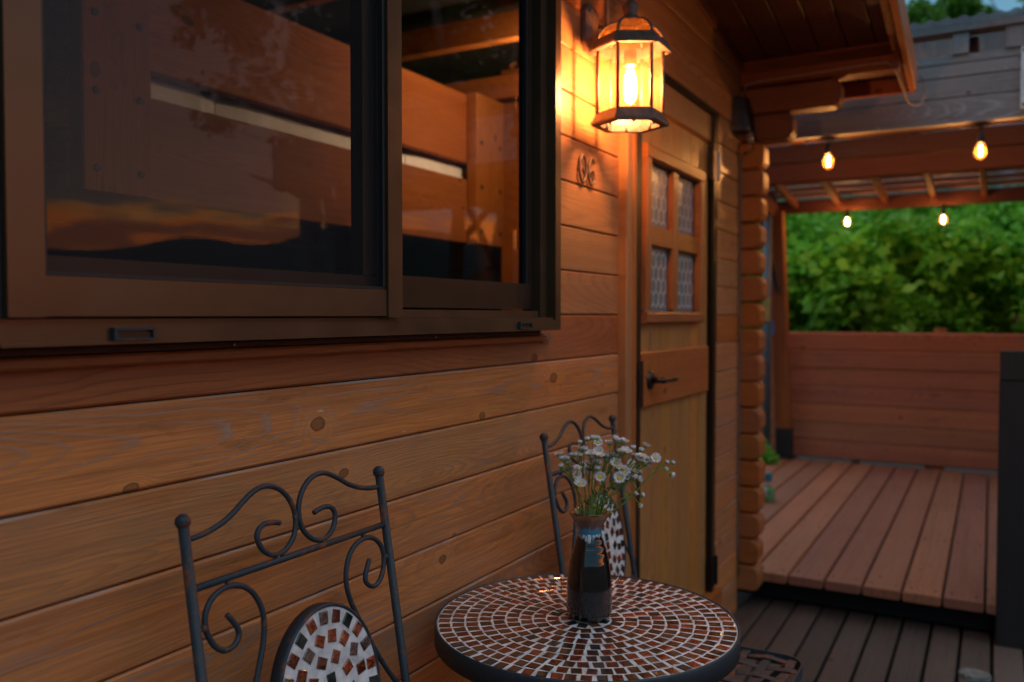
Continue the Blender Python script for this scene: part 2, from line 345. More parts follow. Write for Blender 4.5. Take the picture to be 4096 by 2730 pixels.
# ------------------------------------------------------------------ geometry helpers
WM = {}
def place(o, parent, mat4):
    COL.objects.link(o); o.matrix_basis = mat4; WM[o.name] = mat4
    if parent is not None:
        o.parent = parent; o.matrix_parent_inverse = WM[parent.name].inverted()
    return o
def mesh(verts, faces, mats, smooth=False, idx=None):
    me = D.meshes.new('mesh'); me.from_pydata([tuple(v) for v in verts], [], faces)
    for m in (mats if isinstance(mats, (list, tuple)) else [mats]): me.materials.append(m)
    if smooth: me.polygons.foreach_set('use_smooth', [True]*len(me.polygons))
    if idx is not None: me.polygons.foreach_set('material_index', idx)
    me.update(); return me
def obj(name, verts, faces, mat, parent=None, origin=None, smooth=False, idx=None):
    v = np.array(verts, float)
    o3 = np.array(origin if origin is not None else (v.min(0)+v.max(0))/2, float)
    ob = D.objects.new(name, mesh(v-o3, faces, mat, smooth, idx)); return place(ob, parent, Matrix.Translation(Vector(o3)))
def tag(o, label=None, cat=None, group=None, kind=None):
    if label: o['label'] = label
    if cat: o['category'] = cat
    if group: o['group'] = group
    if kind: o['kind'] = kind
    return o
def thing(name, loc, label, cat, group=None):
    o = D.objects.new(name, None); o.empty_display_size = .05; place(o, None, Matrix.Translation(Vector(loc))); return tag(o, label, cat, group)
_pc = {}
def plank(name, parent, m, c, Lx, Wz, Ty, rot=None, ch=.003, share=True):
    """a board centred on c: local X = length, Z = width, Y = thickness, long edges chamfered"""
    key = (round(Lx, 3), round(Wz, 3), round(Ty, 3), ch, m.name)
    if key in _pc and share: me = _pc[key]
    else:
        a, b, t = Lx/2, Wz/2, Ty/2; ch = min(ch, b*.45, t*.45)
        pr = [(-t+ch, -b), (t-ch, -b), (t, -b+ch), (t, b-ch), (t-ch, b), (-t+ch, b), (-t, b-ch), (-t, -b+ch)]
        v = [(-a, y, z) for y, z in pr]+[(a, y, z) for y, z in pr]
        f = [tuple(range(7, -1, -1)), tuple(range(8, 16))]+[(i, (i+1) % 8, (i+1) % 8+8, i+8) for i in range(8)]
        f = [tuple(reversed(q)) for q in f]
        me = mesh(v, f, m); _pc[key] = me
    o = D.objects.new(name, me)
    mt = Matrix.Translation(Vector(c)) @ (rot if rot is not None else Matrix.Identity(4))
    return place(o, parent, mt)
RZ = lambda a: Matrix.Rotation(R(a), 4, 'Z'); RX = lambda a: Matrix.Rotation(R(a), 4, 'X'); RY = lambda a: Matrix.Rotation(R(a), 4, 'Y')
ALONG_Y = RZ(90); UP = RY(-90)          # board length along Y / along Z
UPX = RY(-90)                            # vertical board, width along X, thickness along Y
FLAT = RX(90)                            # lying flat: length X, width Y
FLAT_Y = RZ(90) @ RX(90)
def span(name, parent, m, p0, p1, Wz, Ty, up=(0, 0, 1), ch=.003):
    p0, p1 = Vector(p0), Vector(p1); x = (p1-p0).normalized(); z = Vector(up); z = (z-x*z.dot(x)).normalized(); y = z.cross(x)
    rot = Matrix((x, y, z)).transposed().to_4x4()
    return plank(name, parent, m, (p0+p1)/2, (p1-p0).length, Wz, Ty, rot, ch, False)
def boxv(x0, x1, y0, y1, z0, z1):
    return ([(x0, y0, z0), (x1, y0, z0), (x1, y1, z0), (x0, y1, z0), (x0, y0, z1), (x1, y0, z1), (x1, y1, z1), (x0, y1, z1)],
            [(3, 2, 1, 0), (4, 5, 6, 7), (0, 1, 5, 4), (1, 2, 6, 5), (2, 3, 7, 6), (3, 0, 4, 7)])
class MB:
    def __init__(s): s.v = []; s.f = []; s.i = []
    def add(s, v, f, i=0):
        n = len(s.v); s.v += [tuple(q) for q in v]; s.f += [tuple(a+n for a in q) for q in f]; s.i += [i]*len(f); return s
    def box(s, *a, i=0): v, f = boxv(*a); return s.add(v, f, i)
    def build(s, name, m, parent=None, origin=None, smooth=False): return obj(name, s.v, s.f, m, parent, origin, smooth, s.i if isinstance(m, (list, tuple)) else None)
def catmull(p, n=5):
    p = [Vector(q) for q in p]; q = [p[0]*2-p[1]]+p+[p[-1]*2-p[-2]]; o = []
    for i in range(1, len(q)-2):
        for k in range(n):
            t = k/n; a, b, c, d = q[i-1:i+3]
            o.append(.5*((2*b)+(c-a)*t+(2*a-5*b+4*c-d)*t*t+(3*b-a-3*c+d)*t**3))
    o.append(p[-1]); return o
def tubev(pts, r, n=8, cap=True):
    pts = [Vector(p) for p in pts]; v = []; f = []; m = len(pts); rr = r if isinstance(r, (list, tuple)) else [r]*m
    t0 = (pts[1]-pts[0]).normalized(); nrm = t0.orthogonal().normalized()
    for i, p in enumerate(pts):
        t = (pts[min(i+1, m-1)]-pts[max(i-1, 0)]).normalized(); nrm = (nrm-t*nrm.dot(t)).normalized(); b = t.cross(nrm)
        for k in range(n): a = 2*PI*k/n; v.append(p+(nrm*math.cos(a)+b*math.sin(a))*rr[i])
    for i in range(m-1):
        for k in range(n): f.append((i*n+k, i*n+(k+1) % n, (i+1)*n+(k+1) % n, (i+1)*n+k))
    if cap: f.append(tuple(range(n-1, -1, -1))); f.append(tuple((m-1)*n+k for k in range(n)))
    return v, f
def tube(name, pts, r, m, parent=None, n=8, origin=None): v, f = tubev(pts, r, n); return obj(name, v, f, m, parent, origin, True)
def lathev(prof, n=24, c=(0, 0, 0), phase=0., wob=None):
    v = []; f = []
    for j, (r, z) in enumerate(prof):
        for k in range(n):
            a = 2*PI*k/n+phase; v.append((c[0]+r*math.cos(a), c[1]+r*math.sin(a), c[2]+z+(wob(j, a) if wob else 0)))
    for j in range(len(prof)-1):
        for k in range(n): f.append((j*n+k, j*n+(k+1) % n, (j+1)*n+(k+1) % n, (j+1)*n+k))
    return v, f
def ballv(c, r, n=10, sz=1.): return lathev([(max(1e-4, r*math.sin(PI*i/n)), -r*sz*math.cos(PI*i/n)) for i in range(n+1)], n*2, c)

# ================================================================== SETTING
gnd = MB(); gnd.add([(-900, -900, -.35), (900, -900, -.35), (900, 900, -.35), (-900, 900, -.35)], [(0, 1, 2, 3)])
tag(gnd.build('ground', M['ground']), kind='structure')
# ring of hills round the valley
v = []; f = []; NH = 360
for k in range(NH):
    a = 2*PI*k/NH; h = 31+11*math.sin(a*3+3.2)+6*math.sin(a*7+.4)+3*math.sin(a*17)+2*math.sin(a*29+2)+1.6*math.sin(a*43+1)
    for (rr, hh) in ((300, -.5), (380, h*.6), (470, h), (600, h*.7)): v.append((rr*math.cos(a), rr*math.sin(a), hh))
for k in range(NH):
    for j in range(3): f.append((k*4+j, ((k+1) % NH)*4+j, ((k+1) % NH)*4+j+1, k*4+j+1))
tag(obj('hills', v, f, M['hill'], origin=(0, 0, 0), smooth=True), kind='structure')

# lower deck
lo = D.objects.new('lower_deck', mesh(*boxv(-1.6, 3.98, -3.2, .0, -.10, -.045), M['black'])); place(lo, None, Matrix.Identity(4)); tag(lo, kind='structure')
ys = [.004-.105*k for k in range(30)]
for k, yg in enumerate(ys):
    c = yg-.0525
    if c < -.97 or c > 0: pass
    pale = -1.05 < c < -.94
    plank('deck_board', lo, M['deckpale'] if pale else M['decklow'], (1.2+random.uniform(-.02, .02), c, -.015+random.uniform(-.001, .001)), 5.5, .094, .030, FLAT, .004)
# upper deck
up = D.objects.new('upper_deck', mesh(*boxv(3.78, 6.74, -2.6, .56, .02, .112), M['black'])); place(up, None, Matrix.Identity(4)); tag(up, kind='structure')
for k in range(21):
    yc = -.116+.1456*(4-k)
    b_ = plank('deck_board', up, M['deckup'], (5.22+random.uniform(-.004, .004), yc, .132+random.uniform(-.0015, .0015)), 3.07, .137, .036, FLAT, .006)
    if 2 < k < 15:
        for xs_ in (3.76, 4.62, 5.5):
            for dy in (-.045, .045): obj('screw', *lathev([(.0001, .0012), (.0042, .001), (.0045, -.002)], 6, (xs_+random.uniform(-.008, .008), yc+dy+random.uniform(-.004, .004), .1515)), M['blackmetal'], b_)

# ================================================================== CABIN
cabin = thing('log_cabin', (2, 0, 0), 'varnished orange log cabin with a sliding window and a plank door', 'cabin')
G0, PT = .029, .1104
WX0, WX1, WZ0, WZ1 = .50, 1.777, 1.245, 2.125
def wall_board(x0, x1, z0, z1, m=None):
    h = z1-z0-.0022
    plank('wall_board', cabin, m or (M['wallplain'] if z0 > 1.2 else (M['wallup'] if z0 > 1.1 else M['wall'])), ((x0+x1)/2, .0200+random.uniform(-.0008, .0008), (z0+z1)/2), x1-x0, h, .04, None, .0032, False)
for k in range(-1, 26):
    z0 = G0+PT*k; z1 = z0+PT; mid = (z0+z1)/2
    xs = 3.57-(z1-.07-2.30)/.14 if z1 > 2.37 else 3.6
    if mid < WZ0-.02: segs = [(-1.6, 2.268), (3.262, 3.598)]
    elif mid < WZ1: segs = [(-1.6, WX0), (WX1, 2.268)]+([(3.262, 3.598)] if mid < 2.01 else [(2.268, 3.598)])
    else: segs = [(-1.6, min(xs, 3.598))]
    if WZ0-.02 < mid < WZ1 and mid > 2.01: segs = [(-1.6, WX0), (WX1, 3.598)]
    for a, b in segs:
        if b-a > .05: wall_board(a, b, z0, z1)
# solid wall core behind the boards (pieces round the openings) and the room inside
for nm, a in (('wall_core', (-1.6, 2.27, .041, .12, -.08, 1.24)), ('wall_core', (-1.6, .48, .041, .12, 1.24, 3.0)), ('wall_core', (1.96, 2.27, .041, .12, 1.24, 2.6)),
              ('wall_core', (.48, 1.96, .041, .12, 2.14, 2.6)), ('wall_core', (2.27, 3.26, .041, .12, 2.02, 2.5)), ('wall_core', (3.26, 3.60, .041, .12, -.08, 2.3))):
    obj(nm, *boxv(*a), M['room'], cabin)
span('gable_trim', cabin, M['plate0'], (-1.6, -.006, 2.30+.14*5.17-.022), (3.598, -.006, 2.30-.14*.028-.022), .045, .012)
# log ends of the side wall, each corner-notched log showing its chamfered end
def log_end(zc, y0, h=PT-.004, x0=3.60, x1=3.69, ch=.026, m='logend'):
    y1 = .10; a, b = zc-h/2, zc+h/2
    pr = [(y1, a), (y0+ch, a), (y0+ch*.35, a+ch*.35), (y0, a+ch*1.1), (y0, b-ch*1.1), (y0+ch*.35, b-ch*.35), (y0+ch, b), (y1, b)]
    e = .007
    v = [(x0+e, y, z) for y, z in pr]+[(x1, y, z) for y, z in pr]
    n = 8; cy_, cz_ = (y0+y1)/2, zc
    v = [(x0, cy_+(y-cy_)*(1-e/.06*.5 if y < 0 else 1), cz_+(z-cz_)*(1-e/.055)) for y, z in pr]+[(x0+e, y, z) for y, z in pr]+[(x1, y, z) for y, z in pr]
    f = [tuple(range(7, -1, -1)), tuple(range(16, 24))]+[(i, (i+1) % n, (i+1) % n+n, i+n) for i in range(n)]+[(i+n, (i+1) % n+n, (i+1) % n+2*n, i+2*n) for i in range(n)]
    # local X must be the grain direction (along Y in the world)
    rot = RZ(90); o3 = Vector(((x0+x1)/2, (y0+y1)/2, zc)); inv = rot.inverted()
    vv = [inv @ (Vector(q)-o3) for q in v]
    o = D.objects.new('log_end', mesh(vv, f, M[m])); place(o, cabin, Matrix.Translation(o3) @ rot)
LZ = .083
for k in range(17): log_end(LZ+PT*k+PT/2+random.uniform(-.0015, .0015), -.092+random.uniform(-.005, .005), h=PT-.004-random.uniform(0, .003), ch=random.uniform(.021, .029))
z = LZ+17*PT
M['plate'] = wood('dark_plate_log', (.17, .05, .018), (.09, .026, .010), weather=.05, rough=.55, knots=.1, var=.08)
log_end(z+PT/2, -.209, m='plate'); log_end(z+PT*1.5, -.392, m='plate')
log_end(z+PT*2.55, -.60, ch=.004, m='plate')
# side wall and room
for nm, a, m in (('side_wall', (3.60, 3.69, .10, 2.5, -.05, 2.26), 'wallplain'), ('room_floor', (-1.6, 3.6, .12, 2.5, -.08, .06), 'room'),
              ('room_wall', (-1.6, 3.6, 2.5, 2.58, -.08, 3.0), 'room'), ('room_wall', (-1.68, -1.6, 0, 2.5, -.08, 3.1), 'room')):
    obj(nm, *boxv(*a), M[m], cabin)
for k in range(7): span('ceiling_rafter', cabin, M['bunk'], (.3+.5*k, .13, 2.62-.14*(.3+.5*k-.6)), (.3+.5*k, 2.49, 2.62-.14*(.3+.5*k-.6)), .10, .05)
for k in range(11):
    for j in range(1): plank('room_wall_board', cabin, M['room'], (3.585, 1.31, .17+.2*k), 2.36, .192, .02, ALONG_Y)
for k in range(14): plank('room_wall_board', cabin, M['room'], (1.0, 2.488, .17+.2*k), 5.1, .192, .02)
plank('interior_post', cabin, M['bunk'], (3.45, .98, 1.25), 2.35, .12, .10, UPX)
# roof: slab, soffit boards, bargeboards, eave fascia
SLOPE = math.atan(.14); SR = RY(math.degrees(SLOPE))
def sof(x): return 2.30-.14*(x-3.57)
rx0, rx1 = -1.7, 3.98
v = []
for x in (rx0, rx1):
    for y in (-.615, 2.7): v += [(x, y, sof(x)+.022), (x, y, sof(x)+.075)]
roof = obj('roof', v, [(0, 2, 6, 4), (1, 5, 7, 3), (0, 1, 3, 2), (4, 6, 7, 5), (0, 4, 5, 1), (2, 3, 7, 6)], M['darkwood'], cabin)
for k in range(6):
    y = -.055-.1035*k; xm = (rx0+rx1)/2
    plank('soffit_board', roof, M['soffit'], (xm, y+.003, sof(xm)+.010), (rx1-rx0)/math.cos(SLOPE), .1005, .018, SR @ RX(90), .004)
xm = (rx0+rx1)/2
plank('bargeboard', roof, M['doortrim'], (xm, -.622, sof(xm)-.006), (rx1-rx0)/math.cos(SLOPE), .125, .026, SR, .004)
plank('barge_backing', roof, M['plate'], (xm, -.590, sof(xm)-.022), (rx1-rx0)/math.cos(SLOPE), .055, .030, SR, .004)
plank('eave_fascia', roof, M['redwood'], (3.993, 1.03, sof(3.99)+.01), 3.30, .14, .02, ALONG_Y, .004)
plank('eave_beam', roof, M['plate'], (3.645, -.30, 2.262), .60, .05, .09, ALONG_Y, .004)

# ------------------------------------------------------------------ window
wf = MB()
wf.box(.44, .499, -.055, .0, 1.209, 2.16); wf.box(1.757, 1.784, -.055, .0, 1.209, 2.16)
wf.box(.499, 1.757, -.050, -.001, 1.209, 1.2375); wf.box(.499, 1.757, -.055, -.0505, 1.2085, 1.232)
wf.box(.499, 1.757, -.054, -.001, 2.13, 2.16)
wf.box(.499, 1.757, -.058, -.051, 1.2085, 1.2125)
wf.box(1.722, 1.7565, -.034, -.001, 1.238, 2.13); wf.box(.4995, 1.722, -.030, -.001, 1.2378, 1.252)
window = wf.build('window', M['bronze'], cabin)
tag(window, 'wide bronze aluminium sliding window with an insect screen')
def bxo(name, parent, m, *a): return obj(name, *boxv(*a), M[m], parent)
bxo('frame_shadow_gap', window, 'rubber', .499, .5025, -.056, -.02, 1.238, 2.13)  # solid black strip painted in for the shade of the frame corner
ss = MB(); ss.box(.5035, .543, -.064, -.046, 1.2395, 2.10); ss.box(1.122, 1.160, -.066, -.044, 1.2385, 2.10)
ss.box(.5435, 1.1215, -.063, -.047, 1.2405, 1.283); ss.box(.5435, 1.1215, -.063, -.047, 2.06, 2.10); ss.box(1.1605, 1.166, -.060, -.046, 1.2395, 2.10)
ss.build('screen_sash', M['bronze'], window)
bxo('screen_gasket', window, 'rubber', .5435, 1.121, -.060, -.050, 1.2835, 1.288); bxo('screen_gasket', window, 'rubber', 1.114, 1.1213, -.061, -.049, 1.2885, 2.06)
bxo('screen_gasket', window, 'rubber', .5435, .548, -.060, -.050, 1.2885, 2.06)
o = obj('insect_screen', [(.548, -.055, 1.288), (1.112, -.055, 1.288), (1.112, -.055, 2.06), (.548, -.055, 2.06)], [(0, 1, 2, 3)], M['screen'], window)
gs = MB(); gs.box(.50, 1.19, -.040, -.016, 1.2525, 1.306); gs.box(1.088, 1.19, -.041, -.017, 1.3065, 2.11); gs.box(.50, .535, -.040, -.016, 1.3065, 2.11); gs.box(.50, 1.19, -.040, -.016, 2.111, 2.128)
gs.build('glass_sash', M['bronzedark'], window)
for xx in (1.108, 1.128, 1.150): bxo('sash_groove', window, 'rubber', xx, xx+.004, -.0425, -.0405, 1.3065, 2.1)
bxo('glass_pane', window, 'pane', .5355, 1.0875, -.030, -.026, 1.3065, 2.11)
g2 = MB(); g2.box(1.166, 1.72, -.016, .010, 1.256, 1.312); g2.box(1.700, 1.721, -.0155, .010, 1.3125, 2.11); g2.box(1.166, 1.19, -.0155, .010, 1.3125, 2.11); g2.box(1.166, 1.721, -.016, .010, 2.111, 2.128)
g2.build('glass_sash', M['bronzedark'], window)
bxo('glass_pane', window, 'pane2', 1.19, 1.6995, -.004, .0, 1.3125, 2.11)
bxo('sash_gasket', window, 'rubber', 1.690, 1.6998, -.0145, -.005, 1.3125, 2.11)
for x0, x1 in ((.624, .678), (1.578, 1.632)):
    dp = MB(); dp.box(x0, x1, -.0625, -.0555, 1.2245, 1.2275); dp.box(x0, x1, -.0625, -.0555, 1.2130, 1.2155); dp.box(x0, x0+.004, -.0625, -.0555, 1.2156, 1.2244); dp.box(x1-.003, x1, -.0625, -.0555, 1.2156, 1.2244)
    c_ = dp.build('drain_cover', M['iron'], window); bxo('drain_flap', window, 'bronzedark', x0+.004, x1-.003, -.0590, -.0555, 1.2156, 1.2225)
plank('sill_strip', cabin, M['redwood'], (.0925, -.011, 1.1885), 3.385, .014, .022, None, .003)
plank('sill_strip', cabin, M['soffit'], (.08, -.008, 1.2015), 3.36, .0115, .016, None, .002)  # dark strip puts the shade of the gap under the frame into colour
obj('sill_end_block', *boxv(1.788, 1.83, -.006, -.0005, 1.178, 1.199), M['deckpale'], cabin)
for x in (.84, 1.33): obj('screw', *ballv((x, -.017, 1.2015), .0022, 5), M['steel'], cabin)

# ------------------------------------------------------------------ door
M['framedark'] = plain('dark_door_frame_metal', (.022, .014, .009), .35, .3, .5, 12., .15)
fr = MB()
fr.box(2.342, 2.372, -.006, .09, .20, 1.992); fr.box(2.3735, 2.40, .002, .09, .20, 1.992); fr.box(2.402, 2.437, -.004, .09, .20, 1.992)
fr.box(3.185, 3.215, -.010, .09, .16, 1.992); fr.box(3.2155, 3.26, .003, .09, .16, 1.992); fr.box(2.342, 3.26, -.006, .09, 1.9925, 2.012)
dframe = fr.build('door_frame', M['framedark'], cabin)
plank('door_casing', cabin, M['wallplain'], (2.2905, -.003, 1.05), 1.92, .044, .046, UPX, .004)
plank('door_casing', cabin, M['doortrim'], (2.327, -.008, 1.05), 1.92, .026, .040, UPX, .003)
plank('door_transom', cabin, M['wallplain'], (2.813, .016, 1.9415), .74, .10, .028, None, .004)
door = bxo('door', cabin, 'doortrim', 2.442, 3.178, .030, .062, .19, 1.885)
tag(door, 'narrow plank door with four small obscured panes and a lever handle')
# vertical planks, cut round the glazed opening
PX0, PX1 = 2.444, 3.176; npk = 7; pw = (PX1-PX0)/npk
OX0, OX1, OZ0, OZ1 = 2.50, 3.02, 1.23, 1.75
for i in range(npk):
    a = PX0+pw*i; b = a+pw-.002
    def pk(a, b, z0, z1):
        if b-a > .004: plank('door_plank', door, M['door'], ((a+b)/2, .020, (z0+z1)/2), z1-z0, b-a, .018, UPX, .0025, False)
    pk(a, b, .195, OZ0); pk(a, b, OZ1, 1.883)
    if a < OX0: pk(a, min(b, OX0), OZ0+.001, OZ1-.001)
    if b > OX1: pk(max(a, OX1), b, OZ0+.001, OZ1-.001)
# window moulding, muntins and panes
def mould(x0, x1, z0, z1):
    plank('window_moulding', door, M['doortrim'], ((x0+x1)/2, .000, z1-.022), x1-x0, .044, .030, None, .006, False); plank('window_moulding', door, M['doortrim'], ((x0+x1)/2, .000, z0+.018), x1-x0, .036, .030, None, .006, False)
    for xx in (x0+.022, x1-.022): plank('window_moulding', door, M['doortrim'], (xx, .001, (z0+z1)/2), z1-z0-.082, .044, .030, UPX, .006, False)
mould(2.462, 3.055, 1.217, 1.763)
plank('muntin', door, M['doortrim'], (2.762, .007, 1.488), .455, .055, .020, UPX, .004)
plank('muntin', door, M['doortrim'], (2.6205, .008, 1.490), .226, .062, .020, None, .004); plank('muntin', door, M['doortrim'], (2.9015, .008, 1.490), .222, .062, .020, None, .004)
for x0, x1, z0, z1 in ((2.507, 2.734, 1.522, 1.719), (2.79, 3.011, 1.522, 1.719), (2.507, 2.734, 1.254, 1.458), (2.79, 3.011, 1.254, 1.458)):
    gp = bxo('glass_pane', door, 'obscure', x0, x1, .016, .020, z0, z1)
    hx = MB(); s = .0270; w = .0040
    def seg(p, q):
        p = Vector((p[0], 0, p[1])); q = Vector((q[0], 0, q[1]))
        if not (x0 < p.x < x1 and x0 < q.x < x1 and z0 < p.z < z1 and z0 < q.z < z1): return
        d = (q-p).normalized(); nn = Vector((-d.z, 0, d.x))*w/2
        hx.add([(u.x, .0152, u.z) for u in (p-nn, q-nn, q+nn, p+nn)]+[(u.x, .0161, u.z) for u in (p-nn*1.4, q-nn*1.4, q+nn*1.4, p+nn*1.4)], [(0, 1, 2, 3), (0, 4, 5, 1), (3, 2, 6, 7)])
    dx = s*math.sqrt(3); r = 0; zz = z0
    while zz < z1+s:
        xx = x0+(dx/2 if r % 2 else 0)
        while xx < x1+dx:
            ps = [(xx+s*math.sin(R(60*k)), zz+s*math.cos(R(60*k))) for k in range(6)]
            seg(ps[0], ps[1]); seg(ps[1], ps[2]); seg(ps[5], ps[0]); xx += dx
        zz += 1.5*s; r += 1
    if hx.v: tag(hx.build('glass_relief', M['relief'], door), kind='stuff')
lr = plank('lock_rail', door, M['doortrim'], (2.785, .003, 1.0455), .70, .169, .018, RY(0), .004)
rose = obj('handle_rose', *lathev([(.0001, .010), (.022, .010), (.029, .006), (.031, 0)], 24), M['darksteel'], None, origin=(0, 0, 0), smooth=True)
WM.pop(rose.name, None); rose.parent = door; rose.matrix_parent_inverse = WM[door.name].inverted(); rose.matrix_basis = Matrix.Translation((2.512, -.0065, 1.043)) @ RX(90); WM[rose.name] = rose.matrix_basis.copy()
lv = MB(); lv.add(*tubev([(2.512, -.014, 1.043), (2.512, -.052, 1.043)], .0095, 10)); lv.add(*tubev(catmull([(2.505, -.052, 1.043), (2.54, -.054, 1.0435), (2.59, -.054, 1.043), (2.625, -.051, 1.042)], 4), .0092, 10))
lv.build('lever_handle', M['darksteel'], door, smooth=True)
for z0, z1, m in ((1.748, 1.854, 'steel'), (.219, .328, 'blackmetal')):
    h = MB(); h.add(*tubev([(3.206, -.020, z0), (3.206, -.020, z1)], .0075, 10)); h.box(3.165, 3.205, -.0175, -.0125, z0, z1)
    h.build('hinge', M[m], door, smooth=False)
st = MB(); st.box(2.395, 2.447, -.009, -.0045, .965, 1.105); st.box(2.404, 2.437, -.0115, -.0092, .985, 1.085); st.build('strike_plate', M['blackmetal'], dframe)
obj('door_step', *boxv(2.34, 3.26, -.03, .09, .12, .19), M['doortrim'], cabin)

# ------------------------------------------------------------------ things inside the cabin
bunk = thing('bunk_bed', (2.26, .98, 1.5), 'upper bunk bed of knotty orange boards seen through the window glass', 'bunk bed')
for z0, z1, nm in ((1.541, 1.805, 'side_rail'), (1.872, 2.155, 'guard_rail')):
    plank(nm, bunk, M['bunk'], (2.255, 1.000, (z0+z1)/2), 1.99, z1-z0, .036, None, .004)
for xa, xb in ((1.266, 1.456), (3.02, 3.24)):
    pz = 2.60 if xa < 2 else 2.155
    p = plank('bed_post', bunk, M['bunk'], ((xa+xb)/2, .955, (1.538+pz)/2), pz-1.538, xb-xa, .052, UPX, .004)
    for i in range(4):
        for bx, dz in ((xa+.035, 0), (xb-.033, 0)):
            zz = 1.592+.182*i
            if zz < pz-.02: obj('bolt', *lathev([(.0001, .003), (.008, .003), (.0095, 0)], 10, (0, 0, 0)), M['rubber'], p, origin=(0, 0, 0)).matrix_basis = Matrix.Translation((bx, .9285, zz)) @ RX(90)
plank('far_rail', bunk, M['bunk'], (2.255, 1.95, 1.72), 1.99, .3, .036)
plank('slat_base', bunk, M['room'], (2.255, 1.48, 1.66), 1.96, .90, .02, FLAT)
plank('end_board', bunk, M['bunk'], (3.23, 1.475, 1.75), .90, .3, .03, ALONG_Y)
plank('end_board', bunk, M['bunk'], (1.28, 1.475, 1.75), .90, .3, .03, ALONG_Y)
mt = MB()
for a, b in ((1.30, 1.745), (1.749, 2.66), (2.664, 3.20)):
    n = 8; sec = [(1.022, 1.68), (1.020, 1.80), (1.024, 1.862), (1.05, 1.880), (1.9, 1.880), (1.93, 1.86), (1.93, 1.68)]
    v = []; f = []
    xs_ = np.linspace(a, b, n+1)
    for i, x in enumerate(xs_):
        e = .008 if i in (0, n) else 0
        for (y, z) in sec: v.append((x, y+e*(1 if y < 1.4 else -1), z-e*(z > 1.7)+random.uniform(-.0015, .0015)))
    q = len(sec)
    for i in range(n):
        for k in range(q-1): f.append((i*q+k, (i+1)*q+k, (i+1)*q+k+1, i*q+k+1))
    f += [tuple(range(q)), tuple(n*q+k for k in range(q-1, -1, -1))]
    mt.add(v, f)
tag(mt.build('mattress', M['mattress'], smooth=False), 'white folding mattress lying on the bunk between the two side boards', 'mattress')
rl = thing('ceiling_lamp', (2.75, .45, 2.28), 'small warm room lamp hanging under the cabin ceiling', 'lamp')
obj('lamp_cap', *lathev([(.0001, .085), (.03, .08), (.035, .045), (.0001, .045)], 20, (2.75, .45, 2.14)), M['rubber'], rl, smooth=True)
obj('lamp_bulb', *ballv((2.75, .45, 2.13), .05, 8), M['roomlamp'], rl, smooth=True)
tube('lamp_cord', [(2.75, .45, 2.22), (2.75, .45, 2.34)], .004, M['rubber'], rl)

# ------------------------------------------------------------------ wall lantern
LX, LY = 2.042, -.122
lan = thing('wall_lantern', (LX, 0, 1.9), 'lit six-sided wall lantern with amber glass dome beside the window', 'lantern')
bp = MB(); hexp = [(-.020, .060), (.020, .060), (.036, .040), (.036, -.040), (.020, -.060), (-.020, -.060), (-.036, -.040), (-.036, .040)]
for s_, y_ in ((1., 0.), (1., -.014), (.78, -.022), (.5, -.026)): bp.v += [(LX+.004+x*s_, y_, 1.978+z*s_) for x, z in hexp]
for j in range(3):
    for k in range(8): bp.f.append((j*8+k, j*8+(k+1) % 8, (j+1)*8+(k+1) % 8, (j+1)*8+k)); bp.i.append(0)
bp.f.append(tuple(24+k for k in range(8))); bp.i.append(0)
bp.build('back_plate', M['lampmetal'], lan)
arm = catmull([(LX+.02, -.026, 1.978), (LX+.03, -.045, 1.985), (LX+.028, -.046, 2.05), (LX+.012, -.055, 2.105), (LX, -.085, 2.125), (LX, LY, 2.110), (LX, LY, 2.085)], 5)
tube('bracket_arm', arm, .0065, M['lampmetal'], lan)
obj('arm_knob', *ballv((LX+.030, -.046, 1.976), .011, 8), M['lampmetal'], lan, smooth=True)
def hexl(prof, n=6): return lathev(prof, n, (LX, LY, 0))
fin = [(.030, 1.975), (.034, 1.979), (.020, 1.986), (.015, 1.998), (.021, 2.010), (.021, 2.018), (.012, 2.026), (.008, 2.034), (.013, 2.042), (.008, 2.050), (.008, 2.085)]
obj('finial', *lathev(fin, 18, (LX, LY, 0)), M['lampmetal'], lan, smooth=True)
obj('roof_flange', *hexl([(.080, 1.905), (.104, 1.902), (.106, 1.906), (.092, 1.930), (.086, 1.934), (.080, 1.934), (.078, 1.928), (.080, 1.905)]), M['lampmetal'], lan)
dome = [(.083, 1.934), (.078, 1.948), (.066, 1.962), (.050, 1.972), (.031, 1.977)]
for k in range(6):
    a0, a1 = R(60*k), R(60*k+60); v = []; f = []
    for (r, z) in dome:
        for a in (a0, a1): v.append((LX+(r-.002)*math.cos(a), LY+(r-.002)*math.sin(a), z))
    for j in range(len(dome)-1): f.append((j*2, j*2+1, j*2+3, j*2+2))
    obj('dome_glass', v, f, M['domeglass'], lan)
    tube('dome_rib', [(LX+r*math.cos(a0), LY+r*math.sin(a0), z) for r, z in dome], .0042, M['lampmetal'], lan, 6)
    c0, s0, c1, s1 = math.cos(a0), math.sin(a0), math.cos(a1), math.sin(a1)
    tube('corner_bar', [(LX+.082*c0, LY+.082*s0, 1.905), (LX+.082*c0, LY+.082*s0, 1.748)], .0046, M['lampmetal'], lan, 6)
    ra, rb = .080, .0785
    obj('glass_panel', [(LX+ra*c0, LY+ra*s0, 1.750), (LX+ra*c1, LY+ra*s1, 1.750), (LX+ra*c1, LY+ra*s1, 1.903), (LX+ra*c0, LY+ra*s0, 1.903)], [(0, 1, 2, 3)], M['lampglass'], lan)
    am = (a0+a1)/2
    tube('thumb_screw', [(LX+.062*math.cos(am), LY+.062*math.sin(am), 1.716), (LX+.062*math.cos(am), LY+.062*math.sin(am), 1.735)], .0035, M['lampmetal'], lan, 6)
obj('base_flange', *hexl([(.077, 1.749), (.0845, 1.750), (.087, 1.744), (.099, 1.725), (.099, 1.719), (.075, 1.7185), (.075, 1.735), (.077, 1.749)]), M['lampmetal'], lan)
